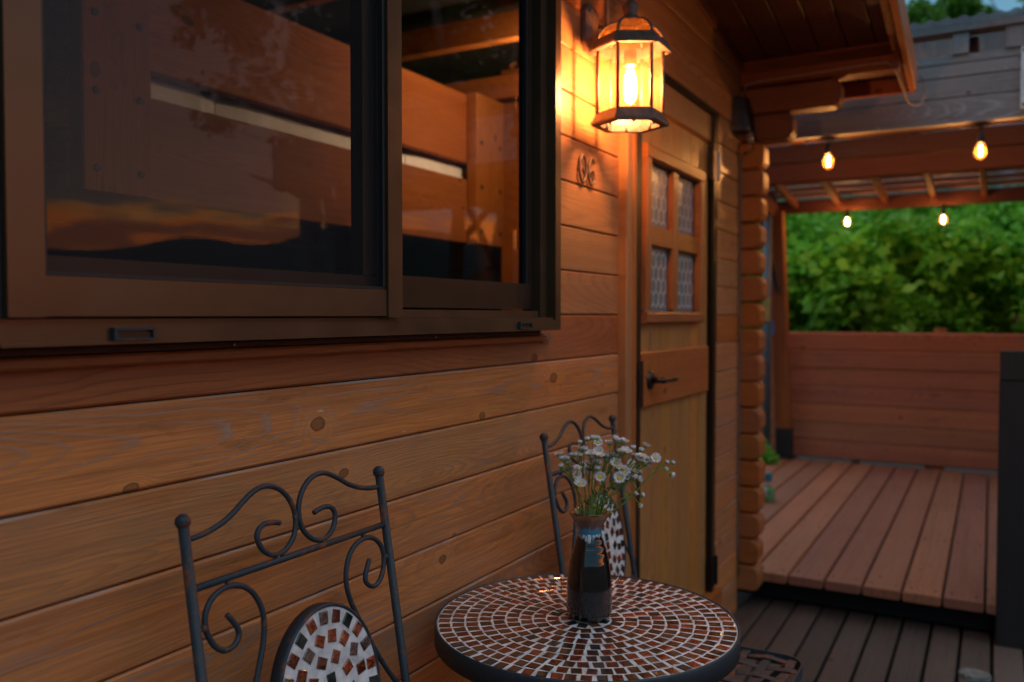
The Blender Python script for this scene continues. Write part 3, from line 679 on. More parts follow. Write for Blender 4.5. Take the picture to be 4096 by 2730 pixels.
obj('candle_socket', *lathev([(.0001, 1.905), (.016, 1.905), (.016, 1.868), (.012, 1.866), (.0001, 1.866)], 14, (LX, LY, 0)), M['lampmetal'], lan)
obj('light_bulb', *lathev([(.0001, 1.769), (.009, 1.773), (.017, 1.788), (.0205, 1.808), (.0195, 1.830), (.014, 1.852), (.0115, 1.866)], 16, (LX, LY, 0)), M['bulbglass'], lan, smooth=True)
obj('filament', *lathev([(.0001, 1.774), (.011, 1.782), (.0165, 1.804), (.0155, 1.828), (.010, 1.852), (.0001, 1.864)], 8, (LX, LY, 0)), M['lampcore'], lan, smooth=True)

# house number
hn = thing('house_number', (2.04, 0, 1.62), 'metal house number 06 fixed to the wall under the lantern', 'house number')
def digit(pts, dy=-.006):
    mb = MB(); mb.add(*tubev(catmull(pts, 5), .0036, 8)); return mb.build('digit', M['lampmetal'], hn, smooth=True)
zc_, hh_ = 1.617, .034
o_ = [(2.012+.020*math.sin(a), -.006, zc_+hh_*math.cos(a)) for a in np.linspace(0, 2*PI, 15)]; digit(o_)
six = [(2.083, -.006, zc_+.024), (2.075, -.006, zc_+.032), (2.064, -.006, zc_+.033), (2.052, -.006, zc_+.018), (2.048, -.006, zc_-.008), (2.053, -.006, zc_-.028), (2.066, -.006, zc_-.034), (2.080, -.006, zc_-.026), (2.083, -.006, zc_-.012), (2.076, -.006, zc_+.001), (2.064, -.006, zc_+.003), (2.052, -.006, zc_-.005)]
digit(six)
for x, z in ((2.0, zc_), (2.024, zc_), (2.05, zc_+.006)): obj('fixing_pin', *boxv(x-.004, x+.004, -.004, -.0005, z-.004, z+.004), M['lampmetal'], hn)

# outdoor socket cover and cables at the corner
sk = thing('socket_cover', (3.52, 0, 2.0), 'dark hooded socket cover high in the corner under the eave', 'socket cover')
v = []; f = []; nseg = 10
for z, w, d in ((2.128, .015, .020), (2.115, .032, .040), (2.06, .040, .056), (2.00, .043, .064), (1.985, .041, .062)):
    for k in range(nseg+1): a = PI*k/nseg; v.append((3.50-w*math.cos(a), -d*math.sin(a)-.001, z))
for j in range(4):
    for k in range(nseg): f.append((j*(nseg+1)+k, j*(nseg+1)+k+1, (j+1)*(nseg+1)+k+1, (j+1)*(nseg+1)+k))
f.append(tuple(range(nseg, -1, -1))); f.append(tuple(4*(nseg+1)+k for k in range(nseg+1)))
obj('hood', v, f, M['plastic'], sk, smooth=False)
obj('plug', *tubev([(3.53, -.055, 1.985), (3.535, -.055, 1.945)], .014, 8), M['cable'], sk, smooth=True)
tag(tube('corner_cable', catmull([(3.535, -.055, 1.95), (3.54, -.05, 1.915), (3.575, -.012, 1.90), (3.592, -.006, 1.80), (3.592, -.006, 1.2), (3.592, -.006, .15)], 6), .0032, M['cable'], n=6), 'thin pale cable running down the corner of the cabin wall', 'cable')
tag(tube('eave_cable', catmull([(3.53, -.02, 2.13), (3.575, -.02, 2.165), (3.592, -.05, 2.198), (3.592, -.30, 2.206), (3.592, -.52, 2.212), (3.60, -.575, 2.20), (3.75, -.600, 2.150), (3.90, -.612, 2.118), (3.95, -.645, 2.115), (3.99, -.665, 2.16), (3.99, -.66, 2.22), (3.985, -.645, 2.245)], 6), .0038, M['cable'], n=6), 'white cable clipped along the eave log and looping at its end', 'cable')

# ================================================================== PERGOLA
pg = thing('pergola', (5, -.8, .15), 'brown and grey timber pergola with a corrugated plastic roof over the upper deck', 'pergola')
GX = 4.1
y0, y1 = .12, -3.2
for z0, z1 in ((2.052, 2.160), (2.163, 2.246), (2.249, 2.302), (2.305, 2.340)):
    plank('girder_board', pg, M['greywood'], (GX+.02+random.uniform(-.001, .001), (y0+y1)/2, (z0+z1)/2), y0-y1, z1-z0, .045, ALONG_Y, .003)
plank('girder_soffit', pg, M['beam'], (GX+.065, (y0+y1)/2, 2.062), y0-y1, .03, .04, ALONG_Y)
plank('top_rail', pg, M['greywood'], (GX+.02, (y0+y1)/2, 2.447), y0-y1, .034, .09, ALONG_Y)
for k in range(10):
    yc = -.60-.19*k-.003*k
    if k == 0: continue
    w = .062 if k == 1 else .10
    plank('spacer_block', pg, M['greywood'], (GX+.025, yc if k == 1 else yc-.02, 2.3845), .087, w, .075, RY(-90) @ RX(90) if False else Matrix.Rotation(R(90), 4, 'Z') @ RY(-90), .003)
for z0, z1 in ((1.99, 2.095), (2.10, 2.20)):
    plank('cross_beam', pg, M['beam'], (5.02, -1.20, (z0+z1)/2), 3.6, z1-z0, .045, ALONG_Y, .004)
plank('cross_beam', pg, M['beam'], (6.80, -1.15, 2.070), 3.6, .098, .06, ALONG_Y, .004)
def rz(x): return 2.440-(x-GX)*.1165
for k in range(9):
    y = .42-.315*k
    span('rafter', pg, M['beam'], (GX+.06, y, rz(GX)-.045), (6.95, y-.03, rz(6.95)-.045), .06, .035)
M['lath'] = wood('lit_lath_wood', (.48, .16, .06), (.24, .07, .03), weather=.1, rough=.6, var=.15)  # brighter than the other timber: warm light put into the purlin colour
for x in (4.45, 5.3, 5.75, 5.98, 6.16, 6.34, 6.52, 6.68):
    plank('purlin', pg, M['lath'], (x, -1.15, rz(x)+.002), 3.6, .03, .04, ALONG_Y, .003)
v = []; f = []; ny = 230
for j in range(ny+1):
    y = .55-3.6*j/ny; zz =   .007*math.sin(y*2*PI/.063)
    v += [(GX-.05, y, rz(GX-.05)+.036+zz), (7.0, y, rz(7.0)+.036+zz)]
for j in range(ny): f.append((j*2, j*2+1, j*2+3, j*2+2))
obj('roof_sheet', v, f, M['polyroof'], pg, smooth=True)
span('corner_post', pg, M['redwood'], (6.72, .4535, .386), (6.72, .527, 2.03), .118, .08, up=(0, 1, 0), ch=.006)
obj('post_shoe', *boxv(6.675, 6.765, .392, .508, .15, .385), M['darkwood'], pg)
span('knee_brace', pg, M['darkwood'], (6.63, .635, 2.06), (6.63, .485, 1.42), .035, .03, up=(0, 1, 0))
span('header_beam', pg, M['beam'], (5.9, .60, 2.09), (6.76, .55, 2.06), .12, .06)
span('side_beam', pg, M['beam'], (GX+.05, .50, 2.30), (6.8, .56, 2.13), .09, .05)
for y in (-2.9,): span('corner_post', pg, M['redwood'], (6.72, y, .15), (6.72, y, 2.03), .105, .08, up=(0, 1, 0)); span('corner_post', pg, M['greywood'], (GX+.02, y, 0), (GX+.02, y, 2.05), .105, .09, up=(0, 1, 0))
pipe = thing('drain_pipe', (6.6, .56, .15), 'grey drain pipe standing behind the cabin corner by the leaning post', 'pipe')
tube('pipe', [(6.60, .555, .15), (6.60, .560, 2.0)], .030, M['pipe'], pipe, 14)
obj('pipe_tag', *boxv(6.555, 6.5695, .53, .575, 1.20, 1.38), M['yellow'], pipe); obj('pipe_tag', *boxv(6.556, 6.5705, .50, .52, 1.10, 1.20), M['blue'], pipe)
# white enamel plate at the frame edge, hung on the girder
sg = thing('enamel_plate', (GX-.01, -1.1, 2.1), 'peeling white enamel plate hanging on the grey girder at the right', 'plate')
obj('plate', *boxv(4.078, 4.086, -1.62, -1.012, 2.085, 2.335), M['signwhite'], sg)
for z in (2.10, 2.32): obj('plate_screw', *ballv((4.074, -1.024, z), .006, 6), M['darksteel'], sg, smooth=True)

# string lights
def string_bulb(x, y, z, top, label):
    t = thing('string_bulb', (x, y, top), label, 'light bulb', 'warm filament bulbs hanging from the pergola')
    tube('bulb_wire', [(x, y, top), (x, y, z+.055)], .0028, M['rubber'], t, 6)
    obj('socket', *lathev([(.0001, .088), (.010, .086), (.013, .070), (.015, .040), (.012, .036), (.0001, .036)], 14, (x, y, z)), M['rubber'], t, smooth=True)
    obj('bulb', *lathev([(.0001, -.032), (.012, -.029), (.021, -.018), (.025, -.003), (.023, .012), (.016, .028), (.012, .037)], 16, (x, y, z)), M['bulbglass'], t, smooth=True)
    obj('filament', *lathev([(.0001, -.018), (.0045, -.015), (.0055, .002), (.0045, .022), (.0001, .026)], 8, (x, y, z)), M['bulbcore'], t, smooth=True)
string_bulb(4.13, -.263, 1.940, 2.05, 'glowing bulb under the grey girder nearest the cabin logs')
string_bulb(4.13, -.872, 1.930, 2.05, 'glowing bulb under the grey girder nearest the white enamel plate')
string_bulb(6.70, .012, 1.925, 2.03, 'small far bulb on the back beam nearest the leaning post')
string_bulb(6.70, -.618, 1.907, 2.03, 'small far bulb on the back beam furthest from the leaning post')
#string_bulb(4.13, -1.50, 1.93, 2.05, 'glowing bulb under the grey girder beyond the enamel plate')
#string_bulb(6.70, -1.25, 1.91, 2.03, 'small far bulb on the back beam beyond the dark railing')
tag(tube('bulb_string', catmull([(4.13, -.15, 2.046), (4.13, -.263, 2.042), (4.13, -.55, 2.036), (4.13, -.872, 2.042), (4.13, -1.5, 2.04)], 5), .0035, M['rubber'], n=6), 'black bulb cable running along under the grey girder', 'cable')
tag(tube('bulb_string', catmull([(6.70, .25, 2.018), (6.70, .012, 2.012), (6.70, -.3, 2.004), (6.70, -.618, 2.012), (6.70, -1.25, 2.01)], 5), .0035, M['rubber'], n=6), 'black bulb cable running along the back beam', 'cable')
tag(tube('overhead_wire', [(14, -1.0, 5.4), (12, -.62, 5.55), (9, -.1, 5.1)], .008, M['rubber'], n=6), 'thin dark overhead wire crossing the sky', 'wire')

# fence
fe = thing('board_fence', (6.8, -.8, .15), 'reddish horizontal board fence along the back of the upper deck', 'fence')
for k in range(7):
    plank('fence_board', fe, M['fence'], (6.86+random.uniform(-.004, .004), -.85, .155+.1375*k+.0685), 3.6, .134, .034, ALONG_Y, .013)
for y in (.6, -.6, -1.8): plank('fence_post', fe, M['fence'], (6.92, y, .5), 1.3, .08, .08, UPX)
# dark railing at the right
ra = thing('deck_railing', (3.68, -.98, 0), 'dark stained solid railing rising from the lower deck at the right', 'railing')
plank('railing_post', ra, M['darkwood'], (3.72, -1.002, .5), 1.0, .10, .085, RZ(90) @ RY(-90), .004)
plank('railing_cap', ra, M['darkwood'], (3.72, -1.006, 1.0565), .105, .105, .095, RZ(90) @ RY(-90), .004)
for k in range(8): plank('railing_board', ra, M['darkwood'], (3.74, -1.92, .02+.134*k+.066), 1.72, .128, .03, ALONG_Y, .004)
plank('railing_cap', ra, M['darkwood'], (3.735, -1.93, 1.092), 1.72, .09, .03, FLAT_Y, .004)

# small things on the decks
st = []
v, f = lathev([(.0001, .018), (.030, .018), (.040, .013), (.042, 0)], 12, (0, 0, 0))
v = [(x*1.0*(1+.15*math.sin(3*math.atan2(y, x))), y*1.25, z) for x, y, z in v]
o = obj('flat_stone', [(x+3.315, y-.890, z+.001) for x, y, z in v], f, M['stone'], smooth=False); tag(o, 'flat pale grey stone lying on the lower deck near the railing', 'stone')
pk_ = thing('snack_packet', (5.12, .20, .15), 'green and white packet standing just past the cabin corner', 'packet')
obj('packet_body', *lathev([(.0001, 0), (.040, .002), (.045, .03), (.038, .075), (.020, .09)], 9, (5.12, .215, .15)), M['packet'], pk_)
obj('packet_label', *lathev([(.047, .035), (.047, .065), (.042, .075)], 9, (5.12, .232, .155)), M['packetw'], pk_)
obj('packet_top', *lathev([(.022, .115), (.026, .12), (.026, .165), (.0001, .17)], 9, (5.12, .215, .15)), M['teal'], pk_)

# ================================================================== TABLE
TX, TY, TZ, TR = 1.389, -.297, .700, .2687
tb = thing('bistro_table', (TX, TY, 0), 'round bistro table with a copper and brown glass mosaic top', 'table')
grout = obj('mosaic_grout', *lathev([(.0001, -.0012), (TR-.006, -.0012), (TR-.004, -.0022), (TR-.004, -.012), (.0001, -.012)], 72, (TX, TY, TZ)), M['grout'], tb)
obj('table_rim', *lathev([(TR-.0045, -.012), (TR-.0045, -.0005), (TR-.003, .0008), (TR-.001, .0005), (TR, -.002), (TR, -.034), (TR-.004, -.034), (TR-.005, -.012)], 96, (TX, TY, TZ)), M['irontable'], tb, smooth=True)
tmesh = {}
def tile_mesh(m, w, h, kind):
    key = (m, kind)
    if key not in tmesh:
        a, b = .5, .5; rr = random.Random(hash(kind) % 1000)
        j = lambda: rr.uniform(-.04, .04)
        base = [(-a+j(), -b+j()), (a+j(), -b+j()), (a+j(), b+j()), (-a+j(), b+j())]
        v = [(x, y, 0) for x, y in base]+[(x, y, .7) for x, y in base]+[(x*.86, y*.86, 1.) for x, y in base]
        f = [(0, 1, 5, 4), (1, 2, 6, 5), (2, 3, 7, 6), (3, 0, 4, 7), (4, 5, 9, 8), (5, 6, 10, 9), (6, 7, 11, 10), (7, 4, 8, 11), (8, 9, 10, 11)]
        tmesh[key] = (v, f)
    return tmesh[key]
_tm = {}
def tile_obj(parent, m, w, h, kind, mat4, t=.0023):
    k = (m, round(w, 4), round(h, 4), kind)
    if k not in _tm:
        v, f = tile_mesh(m, w, h, kind); _tm[k] = mesh([(x*w, y*h, z*t) for x, y, z in v], f, M[m])
    o = D.objects.new('tile', _tm[k]); return place(o, parent, mat4)
tiles = []
pitch = .0242
rr_ = TR-.0055-pitch*.5; ri = 0
camd = Vector((-1.0, -.46))
while rr_ > .018:
    circ = 2*PI*rr_; n = max(4, int(round(circ/.0228))); ph = random.uniform(0, 1)
    for k in range(n):
        a = 2*PI*(k+ph+random.uniform(-.06, .06))/n
        m = 'foil' if (k+ri) % 2 else 'brown'
        if random.random() < .12: m = 'brown' if m == 'foil' else 'foil'
        if random.random() < .04 or (rr_ < .08 and random.random() < .22): m = 'smoke'
        w = min(.0180, circ/n-.0040)*random.uniform(.94, 1.03)
        h = (pitch-.0030)*random.uniform(.95, 1.02)
        tiles.append((rr_, a, m, w, h, random.uniform(-7, 7)))
    rr_ -= pitch; ri += 1
def tpos(t): return (TX+t[0]*math.cos(t[1]), TY+t[0]*math.sin(t[1]))
tiles.sort(key=lambda t: (tpos(t)[0])**2+(tpos(t)[1]+.924)**2)
rest = {}
for i, t in enumerate(tiles):
    x, y = tpos(t); mt4 = Matrix.Translation((x, y, TZ-.0026)) @ Matrix.Rotation(t[1]+PI/2+R(t[5]), 4, 'Z') @ RX(random.uniform(-1.2, 1.2)) @ RY(random.uniform(-1.2, 1.2))
    if i < 300: tile_obj(tb, t[2], round(t[3], 3), round(t[4], 3), i % 5, mt4)
    else:
        mb = rest.setdefault('r', MB()); v, f = tile_mesh(t[2], 0, 0, i % 5)
        mb.add([mt4 @ Vector((a*t[3], b*t[4], c*.0023)) for a, b, c in v], f, {'foil': 0, 'brown': 1, 'smoke': 2}[t[2]])
if 'r' in rest: tag(rest['r'].build('mosaic_tiles', [M['foil'], M['brown'], M['smoke']], tb), kind='stuff')
obj('centre_hub', *lathev([(.0001, -.013), (.05, -.013), (.05, -.03), (.0001, -.03)], 20, (TX, TY, TZ)), M['iron'], tb)
for k in range(3):
    a = R(30+120*k); c, s = math.cos(a), math.sin(a)
    tube('table_leg', catmull([(TX+.20*c, TY+.20*s, TZ-.025), (TX+.08*c, TY+.08*s, .5), (TX+.05*c, TY+.05*s, .35), (TX+.10*c, TY+.10*s, .18), (TX+.22*c, TY+.22*s, .01)], 6), .008, M['iron'], tb)

# ------------------------------------------------------------------ vase
VX, VY = 1.402, -.299
va = thing('ceramic_vase', (VX, VY, TZ), 'tall dark glazed vase with a brown and blue rim on the mosaic table', 'vase')
prof = [(.0001, .0), (.034, .0), (.0385, .004), (.0405, .012), (.0408, .03), (.0403, .055), (.0385, .080), (.0352, .102), (.0305, .120), (.0262, .134), (.0228, .146), (.0213, .153), (.0222, .160), (.0262, .170), (.0318, .180), (.0362, .1870), (.0372, .1895), (.0362, .1905), (.0322, .1890), (.0285, .180), (.0240, .170), (.0195, .157), (.020, .145), (.028, .12), (.036, .09), (.037, .02), (.0001, .01)]
pr2 = []
for i in range(len(prof)-1):
    n = 4 if 2 < i < 15 else 1
    for k in range(n):
        t = k/n; r = prof[i][0]*(1-t)+prof[i+1][0]*t; z = prof[i][1]*(1-t)+prof[i+1][1]*t
        if .015 < z < .15 and i < 14: r += .0005*math.sin(z*520)
        pr2.append((r, z))
pr2.append(prof[-1])
wob = lambda j, a: (.0020*math.sin(2*a+.6)+.0008*math.sin(3*a))*max(0., min(1., (pr2[j][1]-.165)/.02))
obj('vase_body', *lathev(pr2, 56, (VX, VY, TZ+.0005), wob=wob), M['glaze'], va, origin=(VX, VY, TZ+.0005), smooth=True)
for da, zt, zb, w in ((-8, .153, .138, .0042), (-20, .150, .141, .0030), (-34, .152, .146, .0028), (14, .152, .147, .0026), (30, .153, .148, .0022)):
    a = R(209.3+da); mb = MB()
    # radius follows the neck
    pts = []; rs = []
    for k in range(7):
        z = zt+(zb-zt)*k/6; r = np.interp(z, [.134, .146, .153, .160], [.0262, .0228, .0213, .0222])
        pts.append((VX+(r-.0008)*math.cos(a), VY+(r-.0008)*math.sin(a), TZ+z)); rs.append(w*(.45+.55*math.sin(PI*min(1, .15+k/6*.62))) if k < 6 else w*.5)
    mb.add(*tubev(pts, rs, 8)); mb.build('glaze_drip', M['drip'], va, smooth=True)

# ------------------------------------------------------------------ flowers (annual fleabane)
HEADS = [(-0.051, 0.287), (-0.04, 0.285), (-0.032, 0.288), (-0.052, 0.274), (-0.039, 0.275), (-0.024, 0.273), (-0.016, 0.289), (-0.011, 0.307), (-0.017, 0.313), (-0.003, 0.317), (0.005, 0.323), (0.014, 0.321), (-0.004, 0.298), (-0.024, 0.259), (-0.002, 0.259), (0.016, 0.255), (-0.011, 0.271), (-0.002, 0.278), (0.009, 0.295), (0.003, 0.288), (0.027, 0.289), (0.01, 0.28), (0.012, 0.271), (0.03, 0.28), (0.045, 0.322), (0.05, 0.317), (0.058, 0.317), (0.074, 0.309), (0.063, 0.307), (0.09, 0.302), (0.101, 0.306), (0.054, 0.301), (0.057, 0.292), (0.045, 0.288), (0.082, 0.288), (0.098, 0.289), (0.104, 0.284), (0.093, 0.28), (0.1, 0.273), (0.05, 0.273), (0.078, 0.271), (0.058, 0.265), (0.076, 0.265), (0.045, 0.28), (0.036, 0.288), (0.052, 0.257), (0.063, 0.255), (0.077, 0.252), (0.094, 0.255), (0.086, 0.252), (0.138, 0.278), (0.148, 0.278), (0.136, 0.266), (0.145, 0.259), (0.082, 0.223), (0.095, 0.217), (0.09, 0.202)]
OPEN = {12, 13, 14, 15, 18, 20, 21, 23, 25, 26, 31, 32, 33, 34, 39, 40, 41, 42, 43, 44, 45, 46, 47, 4, 5, 38, 30, 28, 17, 9999}
TOP = {13, 14, 15, 40, 41, 46, 43}
GROUPS = [([0, 1, 2], 'outermost', 'left-hand fleabane stem carrying three closed buds at its tip'), ([3, 4, 5, 13], '', 'fleabane stem leaning over the vase rim with three half-open pink flowers'),
    ([6, 7, 8], '', 'fleabane stem with closed buds in front of the chair scroll'), ([9, 10, 11, 12], '', 'tallest fleabane stem with three buds nodding at its tip'),
    ([14, 16, 17, 19], '', 'fleabane stem with a yellow-centred daisy in the middle of the bunch'), ([15, 21, 22, 18], '', 'fleabane stem with a wide-open daisy facing outward'),
    ([20, 23, 43, 44, 33], '', 'fleabane stem at the heart of the bunch with five pink-white flowers'), ([24, 25, 26, 28, 31], '', 'upright fleabane stem with a cluster of flowers at its top'),
    ([27, 29, 30, 34], '', 'fleabane stem reaching up with green buds against the door frame'), ([32, 39, 41, 45, 46], '', 'fleabane stem with crowded open white flowers'),
    ([35, 36, 37, 38], '', 'fleabane stem with small green buds on the right of the bunch'), ([40, 42, 47, 48, 49], '', 'fleabane stem with drooping flowers low on the right of the bunch'),
    ([50, 51, 52, 53], '', 'long fleabane stem arching far out over the door with four buds'), ([54, 55, 56], '', 'low drooping fleabane stem with three white heads')]
nrm = Vector((.873, .488, 0)); rt = Vector((.488, -.873, 0)); VC = Vector((VX, VY, TZ))
def head_mesh(openf, rnd):
    mb = MB(); R0 = .0052
    mb.add(*lathev([(.0001, -.0035), (.0032, -.003), (.0048, -.0005), (.0048, .0012), (.0035, .002)], 9), 0)
    if openf:
        mb.add(*lathev([(.0046, .0012), (.0038, .0024), (.0018, .0032), (.0001, .0034)], 9), i=1)
        n = 54
        for k in range(n):
            a = 2*PI*k/n+rnd.uniform(-.05, .05); l = rnd.uniform(.0092, .0122); up = rnd.uniform(-.001, .0035)+openf*.002
            c, s = math.cos(a), math.sin(a); w = .00075
            p = lambda r, z, t: (r*c-t*s, r*s+t*c, z)
            mb.add([p(.0042, .0012, -w*.6), p(.0042, .0012, w*.6), p(l*.7, .0012+up*.8, w), p(l*.7, .0012+up*.8, -w), p(l, .001+up, 0)], [(0, 1, 2, 3), (3, 2, 4)], 2)
    else:
        n = 26
        for k in range(n):
            a = 2*PI*k/n+rnd.uniform(-.1, .1); c, s = math.cos(a), math.sin(a); h = rnd.uniform(.0045, .0075); r1 = rnd.uniform(.0015, .0042); w = .0007
            p = lambda r, z, t: (r*c-t*s, r*s+t*c, z)
            mb.add([p(.0045, .0005, -w), p(.0045, .0005, w), p(.005, .0032, w), p(.005, .0032, -w), p(r1, h, 0)], [(0, 1, 2, 3), (3, 2, 4)], 2)
    return mesh(mb.v, mb.f, [M['bud'], M['disc'], M['petal']], False, mb.i)
rnd = random.Random(3)
OM = [head_mesh(f_, rnd) for f_ in (.3, .8, 1.4, 2.2)]; CM = [head_mesh(0, rnd) for _ in range(3)]
for gi, (ids, _, lab) in enumerate(GROUPS):
    t = thing('fleabane_stem', VC+Vector((0, 0, .02)), lab, 'flower', 'fleabane stems standing in the vase')
    pts = []
    for i in ids:
        r_, z_ = HEADS[i]; dep = rnd.uniform(-.032, .032) if i < 50 else rnd.uniform(-.01, .01)
        pts.append(VC+rt*r_+nrm*dep+Vector((0, 0, z_)))
    ids = list(ids)
    if gi < 12:
        for q in range(2):
            b_ = rnd.choice(pts); pts.append(b_+rt*rnd.uniform(-.014, .014)+nrm*rnd.uniform(-.02, .02)+Vector((0, 0, rnd.uniform(-.016, .008)))); ids.append(rnd.choice([13, 12, 12, 99]))
    mean = sum(pts, Vector())/len(pts)
    mr = (mean-VC).dot(rt)
    foot = VC+rt*max(-.016, min(.017, mr*.26+rnd.uniform(-.004, .004)))+nrm*rnd.uniform(-.011, .011)+Vector((0, 0, .172))
    low = VC+rt*rnd.uniform(-.004, .004)+nrm*rnd.uniform(-.004, .004)+Vector((0, 0, .10))
    if gi == 12: br = VC+rt*.118+Vector((0, 0, .266))
    elif gi == 13: br = VC+rt*.070+Vector((0, 0, .218))
    else: br = foot.lerp(mean, .66)+rt*(-mr*.06)
    mid = foot.lerp(br, .5)+rt*(mr*(-.10 if gi != 12 else -.02))+Vector((0, 0, .006 if gi < 12 else (-.012 if gi == 12 else .004)))
    path = catmull([low, foot, mid, br], 5)
    tube('stem', path, [.0016-.0006*k/(len(path)-1) for k in range(len(path))], M['stem'], t, 6)
    for i, p in zip(ids, pts):
        d = (p-br); ctrl = br+d*.45+Vector((0, 0, .004))
        tube('pedicel', catmull([br-(br-mid).normalized()*.01*rnd.random(), ctrl, p], 4), .0007, M['stem'], t, 5)
        up_ = (d.normalized()*.6+Vector((0, 0, .5))).normalized()
        if i in TOP: up_ = (up_*.5-nrm*1.0+Vector((0, 0, .35))).normalized()
        if i in (53, 56, 49, 38): up_ = (d.normalized()+Vector((0, 0, -.3))).normalized()
        me = rnd.choice(OM) if i in OPEN else rnd.choice(CM)
        o = D.objects.new('flower_head', me)
        place(o, t, Matrix.Translation(p) @ up_.to_track_quat('Z', 'Y').to_matrix().to_4x4() @ Matrix.Rotation(rnd.random()*6, 4, 'Z') @ Matrix.Scale(rnd.uniform(.82, 1.15), 4))
    for q in range(7):
        base = path[int(len(path)*(.34+.09*q))]; a = rnd.random()*2*PI; d = Vector((math.cos(a), math.sin(a), rnd.uniform(.5, 1.1))).normalized(); l = rnd.uniform(.012, .028); s_ = d.cross(Vector((0, 0, 1))).normalized()*.0016
        obj('leaf', [base, base+d*l*.5+s_, base+d*l, base+d*l*.5-s_], [(0, 1, 2), (0, 2, 3)], M['leafg'], t)

# ------------------------------------------------------------------ chairs
CH0 = Vector((.909, -.06, .986)); TL_ = R(9)
ex = Vector((1, 0, 0)); ev = Vector((0, -math.sin(TL_), -math.cos(TL_))); en = Vector((0, -math.cos(TL_), math.sin(TL_)))   # en points out of the back towards the sitter
def cp(u, v_, w=0): return CH0+ex*u+ev*v_+en*w
TOPS = [(.1865, .0215), (.165, .0195), (.140, .0140), (.117, .005), (.0985, -.006), (.080, -.0158), (.063, -.0211), (.044, -.020), (.026, -.0117), (.012, .003), (.0048, .020), (.004, .0376), (.010, .0542), (.023, .0672), (.0376, .0733), (.053, .0729), (.068, .0646), (.0762, .0523), (.0778, .040), (.0707, .0314), (.058, .0284), (.0448, .030), (.0345, .0326)]
LOWS = [(.143, .127), (.135, .138), (.1285, .1495), (.129, .1595), (.139, .168), (.153, .1688), (.1663, .160), (.175, .145), (.1785, .129), (.175, .114), (.1643, .1013), (.1494, .0945), (.1315, .0935), (.1133, .0988), (.0987, .110), (.089, .1256), (.084, .1434), (.0850, .1620), (.0905, .1820), (.099, .2014), (.1085, .222), (.120, .2455), (.1365, .276), (.160, .3135), (.1865, .350)]
chair = thing('bistro_chair', (.909, -.3, 0), 'rusty wrought iron bistro chair with mosaic backrest left of the table', 'chair', 'iron mosaic bistro chairs against the wall')
VF = (CH0.z-.012)/math.cos(TL_)
for sgn, dv in ((-1, 0), (1, 0)):
    p = tube('back_post', [cp(sgn*.193, .004), cp(sgn*.193, VF*.5), cp(sgn*.193, VF)], .0068, M['iron'], chair, 12)
    v, f = ballv(cp(sgn*.193, -.002), .0098, 9); obj('ball_finial', v, f, M['iron'], p, smooth=True)
    tube('top_scroll', catmull([cp(sgn*a, b) for a, b in TOPS], 5), .0039, M['iron'], chair, 8)
    tube('side_scroll', catmull([cp(sgn*a, b) for a, b in LOWS], 5), .0039, M['iron'], chair, 8)
tube('cross_bar', [cp(-.188, .0822), cp(.188, .0822)], .0048, M['iron'], chair, 10)
tube('lower_bar', [cp(-.188, .40), cp(.188, .40)], .0048, M['iron'], chair, 10)
for sgn in (-1, 1):
    for u, v_ in ((.193, .0215), (.191, .0822), (.0045, .030), (.047, .0775), (.138, .0885), (.184, .132), (.108, .222)):
        obj('weld_bead', *ballv(cp(sgn*u*.985, v_), .0050 if u > .18 else .0040, 6), M['ironrust'], chair, smooth=True)
# mosaic medallion, oval, slightly forward of the posts
mc, mw, mh = .280, .101, .122
def oval(r0, r1, w, n=56): return [cp(r0*math.cos(2*PI*k/n), mc+r1*math.sin(2*PI*k/n), w) for k in range(n)]
def strip(rings, close=None):
    n = len(rings[0]); v = [p for r in rings for p in r]; f = []
    for j in range(len(rings)-1):
        for k in range(n): f.append((j*n+k, j*n+(k+1) % n, (j+1)*n+(k+1) % n, (j+1)*n+k))
    if close: f.append(tuple(range(n))[::-1]); f.append(tuple((len(rings)-1)*n+k for k in range(n)))
    return v, f
rim = obj('medallion_rim', *strip([oval(mw-.0035, mh-.0035, .026), oval(mw-.0015, mh-.0015, .0285), oval(mw+.001, mh+.001, .0275), oval(mw+.002, mh+.002, .024), oval(mw+.002, mh+.002, .008), oval(mw-.003, mh-.003, .008)]), M['iron'], chair, smooth=True)
obj('medallion_grout', *strip([oval(mw-.003, mh-.003, .0255), oval(mw-.003, mh-.003, .008)], True), M['grout'], chair)
B3 = Matrix((ex, ev*-1, en)).transposed().to_4x4()
def mtile(u, v_, ang, m, i, s=.0158):
    mt4 = Matrix.Translation(cp(u, v_, .0252)) @ B3 @ Matrix.Rotation(ang, 4, 'Z')
    tile_obj(chair, m, s, s*1.12, i % 5, mt4)
MT = ['foil', 'smoke', 'foil', 'foilgrey']
rc = random.Random(11)
for ring, (fa, n) in enumerate(((.865, 22), (.645, 16), (.41, 9))):
    for k in range(n):
        a = 2*PI*(k+.5*(ring % 2)+rc.uniform(-.04, .04))/n+PI/2
        u, v_ = mw*fa*math.cos(a), mh*fa*math.sin(a)
        m = MT[(k+ring) % 4] if rc.random() > .3 else 'foil'
        mtile(u, mc+v_, -math.atan2(v_/mh**2, u/mw**2)+PI/2+(R(45) if (k % 3 == 1 and ring) else 0)+rc.uniform(-.12, .12), m, k)
for j, m in ((-.02, 'smoke'), (.0, 'foil'), (.022, 'foil')): mtile(0+.001, mc+j, .05, m, 3)
